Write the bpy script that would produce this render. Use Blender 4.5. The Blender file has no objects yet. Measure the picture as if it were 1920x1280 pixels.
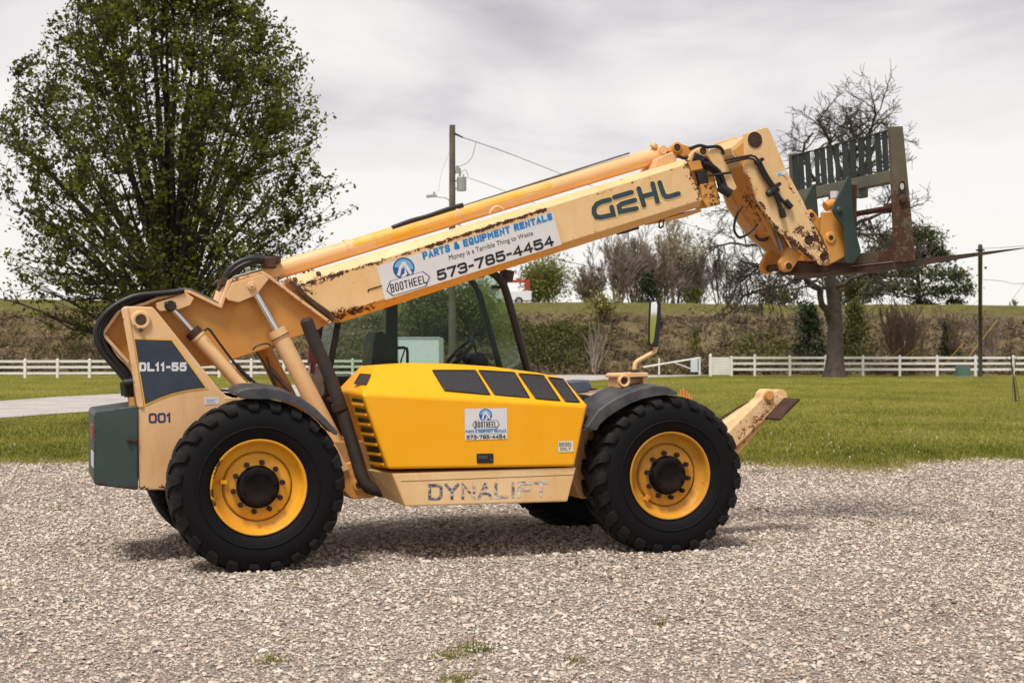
import bpy, bmesh, math, random
import numpy as np
from mathutils import Vector
R = math.radians
SC = bpy.context.scene
COL = SC.collection
random.seed(7)
rng = np.random.default_rng(11)

# ------------------------------------------------------------------ camera, world, sun, exposure
F = 2666.7; HZ = 672.0; H = 1.678          # focal length in photo pixels, horizon row, eye height
cd = bpy.data.cameras.new('camera'); cam = bpy.data.objects.new('camera', cd); COL.objects.link(cam)
cam.location = (0, 0, H); cam.rotation_euler = (R(90), 0, 0)
cd.lens = 50; cd.sensor_width = 36; cd.shift_y = (HZ-640)/1920
cd.clip_start = 0.1; cd.clip_end = 6000
cd.dof.use_dof = True; cd.dof.focus_distance = 11.8; cd.dof.aperture_fstop = 4.0
SC.camera = cam
SUN_EL, SUN_AZ = R(62), R(205)             # azimuth clockwise from +Y
w = bpy.data.worlds.new('World'); SC.world = w; w.use_nodes = True
nt = w.node_tree; nt.nodes.clear()
def N(nt, t, **k):
    n = nt.nodes.new(t)
    for a, b in k.items(): setattr(n, a, b)
    return n
def setin(nt, n, i, v):
    if v is None: return
    if isinstance(v, bpy.types.NodeSocket): nt.links.new(v, n.inputs[i])
    else: n.inputs[i].default_value = v
def M(nt, op, a, b=None, c=None, clamp=False):
    n = N(nt, 'ShaderNodeMath', operation=op, use_clamp=clamp)
    setin(nt, n, 0, a); setin(nt, n, 1, b); setin(nt, n, 2, c)
    return n.outputs[0]
def mixc(nt, f, a, b):
    n = N(nt, 'ShaderNodeMix', data_type='RGBA')
    setin(nt, n, 0, f)
    for i, v in ((6, a), (7, b)):
        if not isinstance(v, bpy.types.NodeSocket) and len(v) == 3: v = (*v, 1)
        setin(nt, n, i, v)
    return n.outputs[2]
def ramp(nt, f, stops, interp='LINEAR'):
    n = N(nt, 'ShaderNodeValToRGB'); n.color_ramp.interpolation = interp
    e = n.color_ramp.elements
    while len(e) < len(stops): e.new(0.5)
    for q, (p, c) in zip(e, stops):
        q.position = p; q.color = (*c, 1) if len(c) == 3 else c
    setin(nt, n, 0, f); return n.outputs[0]
def noise(nt, vec, scale, detail=4, rough=.55, dist=0):
    n = N(nt, 'ShaderNodeTexNoise'); n.inputs['Scale'].default_value = scale
    n.inputs['Detail'].default_value = detail; n.inputs['Roughness'].default_value = rough
    n.inputs['Distortion'].default_value = dist
    setin(nt, n, 'Vector', vec); return n.outputs[0]
sky = N(nt, 'ShaderNodeTexSky', sky_type='NISHITA', sun_disc=False)
sky.sun_elevation = SUN_EL; sky.sun_rotation = SUN_AZ
tc = N(nt, 'ShaderNodeTexCoord').outputs['Generated']
mp = N(nt, 'ShaderNodeMapping'); mp.inputs['Scale'].default_value = (1.0, 1.0, 3.0); mp.inputs['Location'].default_value = (.55, .3, .1)
nt.links.new(tc, mp.inputs['Vector'])
cl = noise(nt, mp.outputs[0], 3.0, 5, .5, .5)
cl2 = noise(nt, mp.outputs[0], 6.5, 4, .5, .2)
sep = N(nt, 'ShaderNodeSeparateXYZ'); nt.links.new(tc, sep.inputs[0])
cv = M(nt, 'ADD', M(nt, 'MULTIPLY', cl, .70), M(nt, 'MULTIPLY', cl2, .30))
lift = M(nt, 'MULTIPLY', M(nt, 'SUBTRACT', .22, sep.outputs[2]), .85)      # cloud deck thins towards the horizon
cv = M(nt, 'ADD', cv, lift)
cloud = ramp(nt, cv, [(.35, (4.4, 4.1, 4.35)), (.44, (5.7, 5.35, 5.5)), (.52, (7.0, 6.75, 6.65)), (.62, (8.0, 7.75, 7.4))])
blend = mixc(nt, .92, sky.outputs[0], cloud)
bg = N(nt, 'ShaderNodeBackground'); bg.inputs[1].default_value = 0.1
nt.links.new(blend, bg.inputs[0])
wo = N(nt, 'ShaderNodeOutputWorld'); nt.links.new(bg.outputs[0], wo.inputs[0])
sd = bpy.data.lights.new('sun', 'SUN'); sd.energy = 3.0; sd.angle = R(18); sd.color = (1, .955, .89)
so = bpy.data.objects.new('sun', sd); COL.objects.link(so)
so.rotation_euler = (R(90)-SUN_EL, 0, -SUN_AZ + math.pi)
SC.view_settings.view_transform = 'Standard'; SC.view_settings.look = 'None'
SC.view_settings.exposure = 0.32; SC.view_settings.gamma = 1

# ------------------------------------------------------------------ helpers
def tag(o, label=None, cat=None, group=None, kind=None):
    if label: o['label'] = label
    if cat: o['category'] = cat
    if group: o['group'] = group
    if kind: o['kind'] = kind
    return o
def empty(name, loc, rz=0, parent=None):
    o = bpy.data.objects.new(name, None); COL.objects.link(o); o.location = loc; o.rotation_euler = (0, 0, rz)
    o.empty_display_size = .2
    if parent: o.parent = parent
    return o
class MB:
    def __init__(s): s.v = []; s.f = []; s.m = []; s.s = []
    def add(s, vs, fs, m=0, smooth=False):
        b = len(s.v); s.v += [tuple(map(float, p)) for p in vs]
        for f in fs: s.f.append([i+b for i in f]); s.m.append(m); s.s.append(smooth)
        return s
    def loft(s, A, B, m=0, caps=True, smooth=False):
        n = len(A); fs = [(i, (i+1) % n, n+(i+1) % n, n+i) for i in range(n)]
        if caps: fs += [list(range(n))[::-1], list(range(n, 2*n))]
        return s.add(list(A)+list(B), fs, m, smooth)
    def prism(s, pts, c0, c1, m=0):            # outline given as (x, z) or (x, ?, z); extruded along local y
        q = [(p[0], p[-1]) for p in pts]
        return s.loft([(x, c0, z) for x, z in q], [(x, c1, z) for x, z in q], m)
    def box(s, x0, x1, y0, y1, z0, z1, m=0):
        return s.loft([(x0, y0, z0), (x1, y0, z0), (x1, y1, z0), (x0, y1, z0)], [(x0, y0, z1), (x1, y0, z1), (x1, y1, z1), (x0, y1, z1)], m)
    def cyl(s, a, b, r, r2=None, k=20, m=0, caps=True):
        a = Vector(a); b = Vector(b); r2 = r if r2 is None else r2
        t = (b-a).normalized(); u = t.orthogonal().normalized(); v = t.cross(u)
        cs = [(math.cos(2*math.pi*i/k), math.sin(2*math.pi*i/k)) for i in range(k)]
        A = [a+u*(c*r)+v*(q*r) for c, q in cs]; B = [b+u*(c*r2)+v*(q*r2) for c, q in cs]
        n = k
        s.add(A+B, [(i, (i+1) % n, n+(i+1) % n, n+i) for i in range(n)], m, True)
        if caps:
            s.add(A, [list(range(n))[::-1]], m); s.add(B, [list(range(n))], m)
        return s
    def tube(s, pts, r, k=10, m=0, sub=0):
        pts = [Vector(p) for p in pts]
        if sub: pts = smooth_path(pts, sub)
        n = len(pts); rr = r if isinstance(r, (list, tuple)) else [r]*n
        if len(rr) != n: rr = list(np.interp(np.linspace(0, 1, n), np.linspace(0, 1, len(rr)), rr))
        t0 = (pts[1]-pts[0]).normalized(); u = t0.orthogonal().normalized(); vs = []
        for i, p in enumerate(pts):
            t = (pts[min(i+1, n-1)]-pts[max(i-1, 0)]).normalized()
            u = (u-t*u.dot(t)).normalized(); v = t.cross(u)
            vs += [p+(u*math.cos(2*math.pi*j/k)+v*math.sin(2*math.pi*j/k))*rr[i] for j in range(k)]
        fs = [(i*k+j, i*k+(j+1) % k, (i+1)*k+(j+1) % k, (i+1)*k+j) for i in range(n-1) for j in range(k)]
        s.add(vs, fs, m, True)
        s.add(vs[:k], [list(range(k))[::-1]], m); s.add(vs[-k:], [list(range(k))], m)
        return s
    def lathe(s, prof, cx, cz, y0=0, k=48, m=0, smooth=True):    # axis along local y; prof = (y, r)
        n = len(prof)
        vs = [(cx+r*math.cos(2*math.pi*j/k), y0+y, cz+r*math.sin(2*math.pi*j/k)) for y, r in prof for j in range(k)]
        fs = [(i*k+j, i*k+(j+1) % k, (i+1)*k+(j+1) % k, (i+1)*k+j) for i in range(n-1) for j in range(k)]
        return s.add(vs, fs, m, smooth)
    def bar(s, a, b, w, h, m=0, up=(0, 0, 1)):       # rectangular bar from a to b
        a = Vector(a); b = Vector(b); t = (b-a).normalized(); u = t.cross(Vector(up)).normalized(); v = u.cross(t)
        o = [u*(-w/2)+v*(-h/2), u*(w/2)+v*(-h/2), u*(w/2)+v*(h/2), u*(-w/2)+v*(h/2)]
        return s.loft([a+q for q in o], [b+q for q in o], m)
    def build(s, name, mats, parent=None, bevel=0, seg=2):
        me = bpy.data.meshes.new(name); me.from_pydata(s.v, [], s.f)
        if not isinstance(mats, (list, tuple)): mats = [mats]
        for q in mats: me.materials.append(q)
        me.polygons.foreach_set('material_index', s.m); me.polygons.foreach_set('use_smooth', s.s)
        if s.f:
            b = bmesh.new(); b.from_mesh(me); bmesh.ops.recalc_face_normals(b, faces=b.faces); b.to_mesh(me); b.free()
        o = bpy.data.objects.new(name, me); COL.objects.link(o)
        if parent: o.parent = parent
        if bevel:
            md = o.modifiers.new('bevel', 'BEVEL'); md.width = bevel; md.segments = seg; md.limit_method = 'ANGLE'; md.angle_limit = R(32)
            md.harden_normals = False
        return o
def smooth_path(p, sub):
    out = []
    q = [p[0]]+list(p)+[p[-1]]
    for i in range(1, len(q)-2):
        for j in range(sub):
            t = j/sub; a, b, c, d = q[i-1], q[i], q[i+1], q[i+2]
            out.append(.5*((2*b)+(c-a)*t+(2*a-5*b+4*c-d)*t*t+(3*b-a-3*c+d)*t**3))
    out.append(p[-1]); return out
def npmesh(name, V, T, mats, parent=None, attr=None, midx=None, smooth=False):
    V = np.asarray(V, np.float32); T = np.asarray(T, np.int32)
    me = bpy.data.meshes.new(name); k = T.shape[1]
    me.vertices.add(len(V)); me.vertices.foreach_set('co', V.ravel())
    me.loops.add(T.size); me.loops.foreach_set('vertex_index', T.ravel())
    me.polygons.add(len(T)); me.polygons.foreach_set('loop_start', np.arange(0, T.size, k, dtype=np.int32))
    me.polygons.foreach_set('loop_total', np.full(len(T), k, np.int32))
    if not isinstance(mats, (list, tuple)): mats = [mats]
    for q in mats: me.materials.append(q)
    if midx is not None: me.polygons.foreach_set('material_index', np.asarray(midx, np.int32))
    me.polygons.foreach_set('use_smooth', np.full(len(T), smooth))
    me.update(calc_edges=True)
    if attr is not None:
        a = me.attributes.new('tint', 'FLOAT', 'FACE'); a.data.foreach_set('value', np.asarray(attr, np.float32))
    o = bpy.data.objects.new(name, me); COL.objects.link(o)
    if parent: o.parent = parent
    return o

# ------------------------------------------------------------------ materials
def mat(name, col, rough=.6, metal=0, spec=.5, var=0, vscale=6, bump=0, bscale=40, col2=None, coat=0):
    m = bpy.data.materials.new(name); m.use_nodes = True; t = m.node_tree; b = t.nodes['Principled BSDF']
    b.inputs['Roughness'].default_value = rough; b.inputs['Metallic'].default_value = metal
    b.inputs['Specular IOR Level'].default_value = spec; b.inputs['Coat Weight'].default_value = coat
    b.inputs['Base Color'].default_value = (*col, 1)
    oc = N(t, 'ShaderNodeTexCoord').outputs['Object']
    if var or col2:
        c2 = col2 or tuple(x*(1-var) for x in col)
        n = noise(t, oc, vscale, 6, .6, .2)
        f = ramp(t, n, [(.35, (0, 0, 0)), (.68, (1, 1, 1))])
        t.links.new(mixc(t, f, col, c2), b.inputs['Base Color'])
        r = M(t, 'ADD', M(t, 'MULTIPLY', n, .25), rough-.12); t.links.new(r, b.inputs['Roughness'])
    if bump:
        bn = N(t, 'ShaderNodeBump'); bn.inputs['Strength'].default_value = bump; bn.inputs['Distance'].default_value = .02
        t.links.new(noise(t, oc, bscale, 5, .6), bn.inputs['Height']); t.links.new(bn.outputs[0], b.inputs['Normal'])
    return m
def wornpaint(name, col, faded, segs=(), rough=.5, spots=.5, rustcol=(.030, .013, .009), stain=.35, undercoat=None, fadex=None):
    """weathered paint; segs = [(a, b, radius, amount)]: where along the machine chips and rust gather (vehicle coordinates)"""
    m = bpy.data.materials.new(name); m.use_nodes = True; t = m.node_tree; b = t.nodes['Principled BSDF']
    oc = N(t, 'ShaderNodeTexCoord').outputs['Object']
    wear = None
    for a, e, r, s in segs:
        a = Vector(a); e = Vector(e); ab = e-a
        pa = N(t, 'ShaderNodeVectorMath', operation='SUBTRACT'); setin(t, pa, 0, oc); pa.inputs[1].default_value = a
        dt = N(t, 'ShaderNodeVectorMath', operation='DOT_PRODUCT'); setin(t, dt, 0, pa.outputs[0]); dt.inputs[1].default_value = ab/max(ab.length_squared, 1e-6)
        h = M(t, 'ADD', dt.outputs['Value'], 0, clamp=True)
        sc = N(t, 'ShaderNodeVectorMath', operation='SCALE'); sc.inputs[0].default_value = ab; setin(t, sc, 'Scale', h)
        df = N(t, 'ShaderNodeVectorMath', operation='DISTANCE'); setin(t, df, 0, pa.outputs[0]); setin(t, df, 1, sc.outputs[0])
        q = M(t, 'MULTIPLY', M(t, 'SUBTRACT', 1, M(t, 'DIVIDE', df.outputs['Value'], r), clamp=True), s)
        wear = q if wear is None else M(t, 'MAXIMUM', wear, q)
    n1 = noise(t, oc, 17, 8, .72); n2 = noise(t, oc, 46, 4, .65); n3 = noise(t, oc, 2.2, 5, .6, .4)
    val = M(t, 'ADD', M(t, 'MULTIPLY', n1, .58), M(t, 'MULTIPLY', n2, .42))
    if wear is not None: val = M(t, 'ADD', val, M(t, 'MULTIPLY', wear, .30))
    chip = M(t, 'MULTIPLY', M(t, 'SUBTRACT', val, .69), 30, clamp=True)
    halo = M(t, 'MULTIPLY', M(t, 'SUBTRACT', val, .65), 12, clamp=True)
    sp = M(t, 'MULTIPLY', M(t, 'SUBTRACT', noise(t, oc, 19, 2, .4), .80-.06*spots), 30, clamp=True)
    chip = M(t, 'MAXIMUM', chip, sp)
    base = mixc(t, ramp(t, n3, [(.33, (0, 0, 0)), (.66, (1, 1, 1))]), col, faded)
    if fadex:                                       # base colour turns to cream along local x
        sx = N(t, 'ShaderNodeSeparateXYZ'); t.links.new(oc, sx.inputs[0])
        base = mixc(t, M(t, 'ADD', M(t, 'DIVIDE', M(t, 'SUBTRACT', sx.outputs[0], fadex[0]), fadex[1]), M(t, 'MULTIPLY', M(t, 'SUBTRACT', n3, .5), .8), clamp=True), base, CREAM)
    # rain-washed streaks of dirt (stretched noise)
    mp = N(t, 'ShaderNodeMapping'); mp.inputs['Scale'].default_value = (3.4, 3.4, .8); t.links.new(oc, mp.inputs[0])
    st = ramp(t, noise(t, mp.outputs[0], 2.4, 7, .7, .6), [(.52, (0, 0, 0)), (.80, (1, 1, 1))])
    base = mixc(t, M(t, 'MULTIPLY', st, stain), base, tuple(x*q for x, q in zip(col, (.62, .5, .4))))
    base = mixc(t, M(t, 'MULTIPLY', halo, .55), base, undercoat or (.34, .13, .035))
    base = mixc(t, chip, base, mixc(t, n2, rustcol, (.085, .032, .016)))
    t.links.new(base, b.inputs['Base Color'])
    t.links.new(M(t, 'ADD', rough, M(t, 'MULTIPLY', chip, .35)), b.inputs['Roughness'])
    bn = N(t, 'ShaderNodeBump'); bn.inputs['Strength'].default_value = .35; bn.inputs['Distance'].default_value = .004
    t.links.new(M(t, 'SUBTRACT', M(t, 'MULTIPLY', n1, .15), chip), bn.inputs['Height']); t.links.new(bn.outputs[0], b.inputs['Normal'])
    return m
def leafmat(name, stops, trans=.35, rough=.6):
    m = bpy.data.materials.new(name); m.use_nodes = True; t = m.node_tree; b = t.nodes['Principled BSDF']
    at = N(t, 'ShaderNodeAttribute', attribute_name='tint')
    c = ramp(t, at.outputs['Fac'], stops); t.links.new(c, b.inputs['Base Color'])
    b.inputs['Roughness'].default_value = rough; b.inputs['Specular IOR Level'].default_value = .25
    if trans:
        tr = N(t, 'ShaderNodeBsdfTranslucent'); t.links.new(c, tr.inputs[0])
        mx = N(t, 'ShaderNodeMixShader'); mx.inputs[0].default_value = trans
        t.links.new(b.outputs[0], mx.inputs[1]); t.links.new(tr.outputs[0], mx.inputs[2])
        t.links.new(mx.outputs[0], t.nodes['Material Output'].inputs[0])
    return m

# ------------------------------------------------------------------ measuring: photo pixel -> place
A_ = math.atan2(1.12, 3.336)
O_ = (-2.004, 11.16); D_ = (math.cos(A_), math.sin(A_)); E_ = (-math.sin(A_), math.cos(A_))
def P(px, py, c):                                   # on the machine's upright plane y = c (vehicle coordinates)
    u = (px-960)/F; v = (HZ-py)/F
    t = (c+O_[0]*E_[0]+O_[1]*E_[1])/(u*E_[0]+E_[1])
    X = t*u-O_[0]; Y = t-O_[1]
    return Vector((X*D_[0]+Y*D_[1], c, H+t*v))
def Q(px, py, k):                                   # on the machine's cross plane x = k
    u = (px-960)/F; v = (HZ-py)/F
    t = (k+O_[0]*D_[0]+O_[1]*D_[1])/(u*D_[0]+D_[1])
    X = t*u-O_[0]; Y = t-O_[1]
    return Vector((k, X*E_[0]+Y*E_[1], H+t*v))
def PL(px, py, p0, n):                              # on any plane, vehicle coordinates
    a = P(px, py, -1.0); b = P(px, py, 2.0); d = b-a
    return a+d*((p0-a).dot(n)/d.dot(n))
def PP(pts, c): return [P(x, y, c) for x, y in pts]
def zt(Y):                                          # gently rising ground
    t = min(max((Y-26)/71., 0), 1); return .48*t*t*(3-2*t)
def G(px, py):                                      # on the ground
    Y = 30.
    for _ in range(60): Y = .5*Y+.5*F*(H-zt(Y))/(py-HZ)
    return Vector(((px-960)/F*Y, Y, zt(Y)))
def AT(px, py, Y): return Vector(((px-960)/F*Y, Y, H+(HZ-py)/F*Y))
_tc = {}
def glyphs(s, bold=0):
    if (s, bold) in _tc: return _tc[(s, bold)]
    cu = bpy.data.curves.new('lettering', 'FONT'); cu.body = s; cu.offset = bold; cu.fill_mode = 'FRONT'; cu.resolution_u = 5
    o = bpy.data.objects.new('lettering', cu); COL.objects.link(o)
    dg = bpy.context.evaluated_depsgraph_get(); e = o.evaluated_get(dg); me = e.to_mesh()
    V = np.array([v.co[:2] for v in me.vertices]); Fc = [list(p.vertices) for p in me.polygons]
    e.to_mesh_clear(); bpy.data.objects.remove(o); bpy.data.curves.remove(cu)
    lo = V.min(0); hi = V.max(0); V = (V-lo)/(hi-lo); _tc[(s, bold)] = (V, Fc); return V, Fc
def write(mb, s, quad, c, m, bold=0, fn=None):      # quad = TL, TR, BR, BL in photo pixels
    V, Fc = glyphs(s, bold); fn = fn or (lambda x, y: P(x, y, c))
    tl, tr, br, bl = [fn(*q) for q in quad]
    mb.add([bl.lerp(br, u).lerp(tl.lerp(tr, u), v) for u, v in V], Fc, m)
def stroke(mb, pts, wd, c, m, r0=True):             # mitred ribbon with round ends, in photo pixels, on plane y = c
    p = [Vector((x, y)) for x, y in pts]; n = len(p); L = []; Rr = []
    for i in range(n):
        a = (p[i]-p[i-1]).normalized() if i else (p[1]-p[0]).normalized()
        b = (p[i+1]-p[i]).normalized() if i < n-1 else a
        t = (a+b).normalized(); nn = Vector((-t.y, t.x)); k = 1/max(.5, nn.dot(Vector((-a.y, a.x))))
        L.append(p[i]+nn*wd/2*k); Rr.append(p[i]-nn*wd/2*k)
    d = (p[-1]-p[-2]).normalized(); nn = Vector((-d.y, d.x))
    capE = [p[-1]+(nn*math.cos(q)+d*math.sin(q))*wd/2 for q in np.linspace(0, math.pi, 7)[1:-1]] if r0 else []
    vs = L+Rr; fs = [(i, i+1, n+i+1, n+i) for i in range(n-1)]
    if capE: vs += capE; fs.append([n-1]+list(range(2*n, 2*n+len(capE)))+[2*n-1])
    if r0:
        d = (p[0]-p[1]).normalized(); nn = Vector((-d.y, d.x)); b0 = len(vs)
        vs += [p[0]+(nn*math.cos(q)+d*math.sin(q))*wd/2 for q in np.linspace(0, math.pi, 7)[1:-1]]; fs.append([n]+list(range(b0, len(vs)))+[0])
    mb.add([P(q.x, q.y, c) for q in vs], fs, m)

_O = [(.5, 0), (.82, 0), (1, .15), (1, .85), (.82, 1), (.18, 1), (0, .85), (0, .15), (.18, 0), (.5, 0)]
_Pp = [(0, 0), (0, 1), (.85, 1), (1, .86), (1, .6), (.85, .45), (0, .45)]
SF = {'A': [[(0, 0), (.5, 1), (1, 0)], [(.2, .3), (.8, .3)]], 'B': [[(0, .5), (0, 1), (.8, 1), (.95, .88), (.95, .64), (.84, .52), (1, .4), (1, .13), (.85, 0), (0, 0), (0, .5)], [(0, .52), (.84, .52)]],
      'D': [[(0, .5), (0, 1), (.8, 1), (1, .82), (1, .18), (.8, 0), (0, 0), (0, .5)]], 'E': [[(1, 1), (0, 1), (0, 0), (1, 0)], [(0, .52), (.88, .52)]], 'F': [[(1, 1), (0, 1), (0, 0)], [(0, .5), (.85, .5)]],
      'H': [[(0, 0), (0, 1)], [(1, 0), (1, 1)], [(0, .5), (1, .5)]], 'I': [[(.5, 0), (.5, 1)]], 'L': [[(0, 1), (0, 0), (1, 0)]], 'M': [[(0, 0), (0, 1), (.5, .35), (1, 1), (1, 0)]], 'N': [[(0, 0), (0, 1), (1, 0), (1, 1)]],
      'O': [_O], '0': [_O], 'P': [_Pp], 'Q': [_O, [(.6, .28), (1, -.04)]], 'R': [_Pp, [(.5, .45), (1, 0)]], 'S': [[(1, .85), (.84, 1), (.16, 1), (0, .86), (0, .66), (.16, .53), (.84, .47), (1, .34), (1, .14), (.84, 0), (.16, 0), (0, .15)]],
      'T': [[(0, 1), (1, 1)], [(.5, 1), (.5, 0)]], 'U': [[(0, 1), (0, .16), (.17, 0), (.83, 0), (1, .16), (1, 1)]], 'Y': [[(0, 1), (.5, .5), (1, 1)], [(.5, .5), (.5, 0)]],
      '&': [[(1, 0), (.2, .72), (.2, .9), (.35, 1), (.6, 1), (.72, .88), (.68, .72), (.1, .4), (0, .25), (.1, .06), (.25, 0), (.6, 0), (1, .42)]], '1': [[(.05, .78), (.6, 1), (.6, 0)]], '4': [[(.76, 0), (.76, 1), (0, .3), (1, .3)]],
      '5': [[(.95, 1), (.10, 1), (.04, .56), (.8, .62), (1, .45), (1, .17), (.83, 0), (.16, 0), (0, .14)]], '7': [[(0, 1), (1, 1), (.35, 0)]], '3': [[(0, .86), (.16, 1), (.84, 1), (1, .87), (1, .66), (.84, .53), (1, .4), (1, .14), (.84, 0), (.16, 0), (0, .14)], [(.3, .53), (.84, .53)]],
      '8': [[(.5, 1), (.8, 1), (.94, .88), (.94, .66), (.8, .53), (1, .4), (1, .15), (.84, 0), (.16, 0), (0, .15), (0, .4), (.2, .53), (.06, .66), (.06, .88), (.2, 1), (.5, 1)], [(.2, .53), (.8, .53)]], '-': [[(.05, .46), (.95, .46)]]}
SW_ = {'I': .3, '1': .62, '-': .62, 'M': 1.2, ' ': .55, '&': 1.1}
def swrite(mb, s, quad, c, m, sw=.2, gap=.14, cap=False):      # lettering drawn in strokes; quad = TL, TR, BR, BL in photo pixels
    tl, tr, br, bl = [Vector(q) for q in quad]; W = sum(SW_.get(ch, 1) for ch in s)+gap*(len(s)-1); hp = (bl-tl).length; wp = (br-bl).length; x = 0; k = 0; wd = sw*hp
    for ch in s:
        cw = SW_.get(ch, 1); ix = min(.5*wd/(wp*cw/W), .4); iy = sw/2
        for st in SF.get(ch, []):
            pts = []
            for u, v in st:
                U = (x+cw*(ix+u*(1-2*ix)))/W; Vv = iy+v*(1-2*iy); q = bl.lerp(br, U).lerp(tl.lerp(tr, U), Vv); pts.append((q.x, q.y))
            if not cap and (Vector(pts[0])-Vector(pts[-1])).length > 1e-6:      # square ends
                a0, a1 = Vector(pts[0]), Vector(pts[1]); pts[0] = tuple(a0+(a0-a1).normalized()*wd/2); a0, a1 = Vector(pts[-1]), Vector(pts[-2]); pts[-1] = tuple(a0+(a0-a1).normalized()*wd/2)
            k += 1; stroke(mb, pts, wd, c-.00003*k, m, cap)
        x += cw+gap
# ------------------------------------------------------------------ THE SETTING: ground
_eX = [-22, -8, -5, 3.0, 3.8, 4.5, 5.1, 5.9, 6.6, 7.6, 8.6, 10, 22]; _eY = [22.8, 22.8, 22.5, 22.8, 22.5, 21.7, 21.2, 21.7, 23.0, 23.6, 23.2, 22.6, 22.8]
def edgeY(X):                                       # where the gravel lot ends and the lawn begins
    return float(np.interp(X, _eX, _eY))+.16*math.sin(X*1.7)+.14*math.sin(X*3.9+2)+.10*math.sin(X*9.1)+.07*math.sin(X*17.3+1)
def groundmat(name, fn):
    m = bpy.data.materials.new(name); m.use_nodes = True; t = m.node_tree; b = t.nodes['Principled BSDF']
    b.inputs['Roughness'].default_value = .95; b.inputs['Specular IOR Level'].default_value = .1
    ps = N(t, 'ShaderNodeNewGeometry').outputs['Position']
    fn(t, b, ps); return m
def f_gravel(t, b, ps):
    v = N(t, 'ShaderNodeTexVoronoi'); v.inputs['Scale'].default_value = 48; t.links.new(ps, v.inputs['Vector'])
    sp = N(t, 'ShaderNodeSeparateColor'); t.links.new(v.outputs['Color'], sp.inputs[0])
    c = ramp(t, sp.outputs[0], [(0, (.17, .14, .115)), (.3, (.33, .275, .225)), (.65, (.45, .38, .315)), (1, (.60, .525, .445))])
    big = noise(t, ps, .35, 5, .6)
    c = mixc(t, ramp(t, big, [(.42, (0, 0, 0)), (.7, (.5, .5, .5))]), c, (.30, .26, .22))
    gap = ramp(t, v.outputs['Distance'], [(.35, (1, 1, 1)), (.8, (.38, .33, .3))])
    mx = N(t, 'ShaderNodeMix', data_type='RGBA', blend_type='MULTIPLY'); mx.inputs[0].default_value = .8
    t.links.new(c, mx.inputs[6]); t.links.new(gap, mx.inputs[7]); t.links.new(mx.outputs[2], b.inputs['Base Color'])
    bn = N(t, 'ShaderNodeBump'); bn.inputs['Strength'].default_value = 1; bn.inputs['Distance'].default_value = .02
    t.links.new(M(t, 'SUBTRACT', 1, v.outputs['Distance']), bn.inputs['Height']); t.links.new(bn.outputs[0], b.inputs['Normal'])
def f_lawn(t, b, ps):
    mp = N(t, 'ShaderNodeMapping'); mp.inputs['Scale'].default_value = (1, .55, 1); t.links.new(ps, mp.inputs[0])
    n = noise(t, mp.outputs[0], .28, 6, .65, .3); n2 = noise(t, ps, 3.2, 6, .75); n3 = noise(t, ps, 22, 3, .7)
    v = M(t, 'ADD', M(t, 'MULTIPLY', n, .5), M(t, 'ADD', M(t, 'MULTIPLY', n2, .32), M(t, 'MULTIPLY', n3, .18)))
    c = ramp(t, v, [(.34, (.085, .096, .012)), (.44, (.165, .170, .022)), (.55, (.245, .228, .036)), (.68, (.33, .27, .08))])
    t.links.new(c, b.inputs['Base Color'])
    bn = N(t, 'ShaderNodeBump'); bn.inputs['Strength'].default_value = .9; bn.inputs['Distance'].default_value = .05
    t.links.new(M(t, 'ADD', n2, n3), bn.inputs['Height']); t.links.new(bn.outputs[0], b.inputs['Normal'])
def f_drive(t, b, ps):
    n = noise(t, ps, .7, 5, .6); n2 = noise(t, ps, 14, 4, .8)
    v = M(t, 'ADD', M(t, 'MULTIPLY', n, .55), M(t, 'MULTIPLY', n2, .45))
    t.links.new(ramp(t, v, [(.34, (.33, .30, .27)), (.6, (.54, .50, .46))]), b.inputs['Base Color'])
    bn = N(t, 'ShaderNodeBump'); bn.inputs['Strength'].default_value = .8; bn.inputs['Distance'].default_value = .03
    t.links.new(n2, bn.inputs['Height']); t.links.new(bn.outputs[0], b.inputs['Normal'])
def f_bank(t, b, ps):
    mp = N(t, 'ShaderNodeMapping'); mp.inputs['Scale'].default_value = (1, 1, 2.2); t.links.new(ps, mp.inputs[0])
    n = noise(t, mp.outputs[0], .16, 6, .7, .5); n2 = noise(t, mp.outputs[0], 1.6, 6, .75)
    v = M(t, 'ADD', M(t, 'MULTIPLY', n, .55), M(t, 'MULTIPLY', n2, .45))
    c = ramp(t, v, [(.34, (.062, .058, .022)), (.43, (.120, .096, .046)), (.51, (.185, .140, .074)), (.62, (.255, .195, .11))])
    sp = N(t, 'ShaderNodeSeparateXYZ'); t.links.new(ps, sp.inputs[0])
    top = M(t, 'MULTIPLY', M(t, 'ADD', M(t, 'SUBTRACT', sp.outputs[2], 5.25), M(t, 'MULTIPLY', M(t, 'SUBTRACT', n2, .5), 1.6)), 2.2, clamp=True)
    g = ramp(t, n2, [(.35, (.105, .108, .028)), (.65, (.20, .178, .058))])
    t.links.new(mixc(t, top, c, g), b.inputs['Base Color'])
    bn = N(t, 'ShaderNodeBump'); bn.inputs['Strength'].default_value = 1; bn.inputs['Distance'].default_value = .3
    t.links.new(n2, bn.inputs['Height']); t.links.new(bn.outputs[0], b.inputs['Normal'])
mGravel = groundmat('gravel_ground', f_gravel); mLawn = groundmat('lawn_ground', f_lawn); mDrive = groundmat('white_gravel_drive', f_drive)
mBank = groundmat('bank_ground', f_bank)
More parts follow.
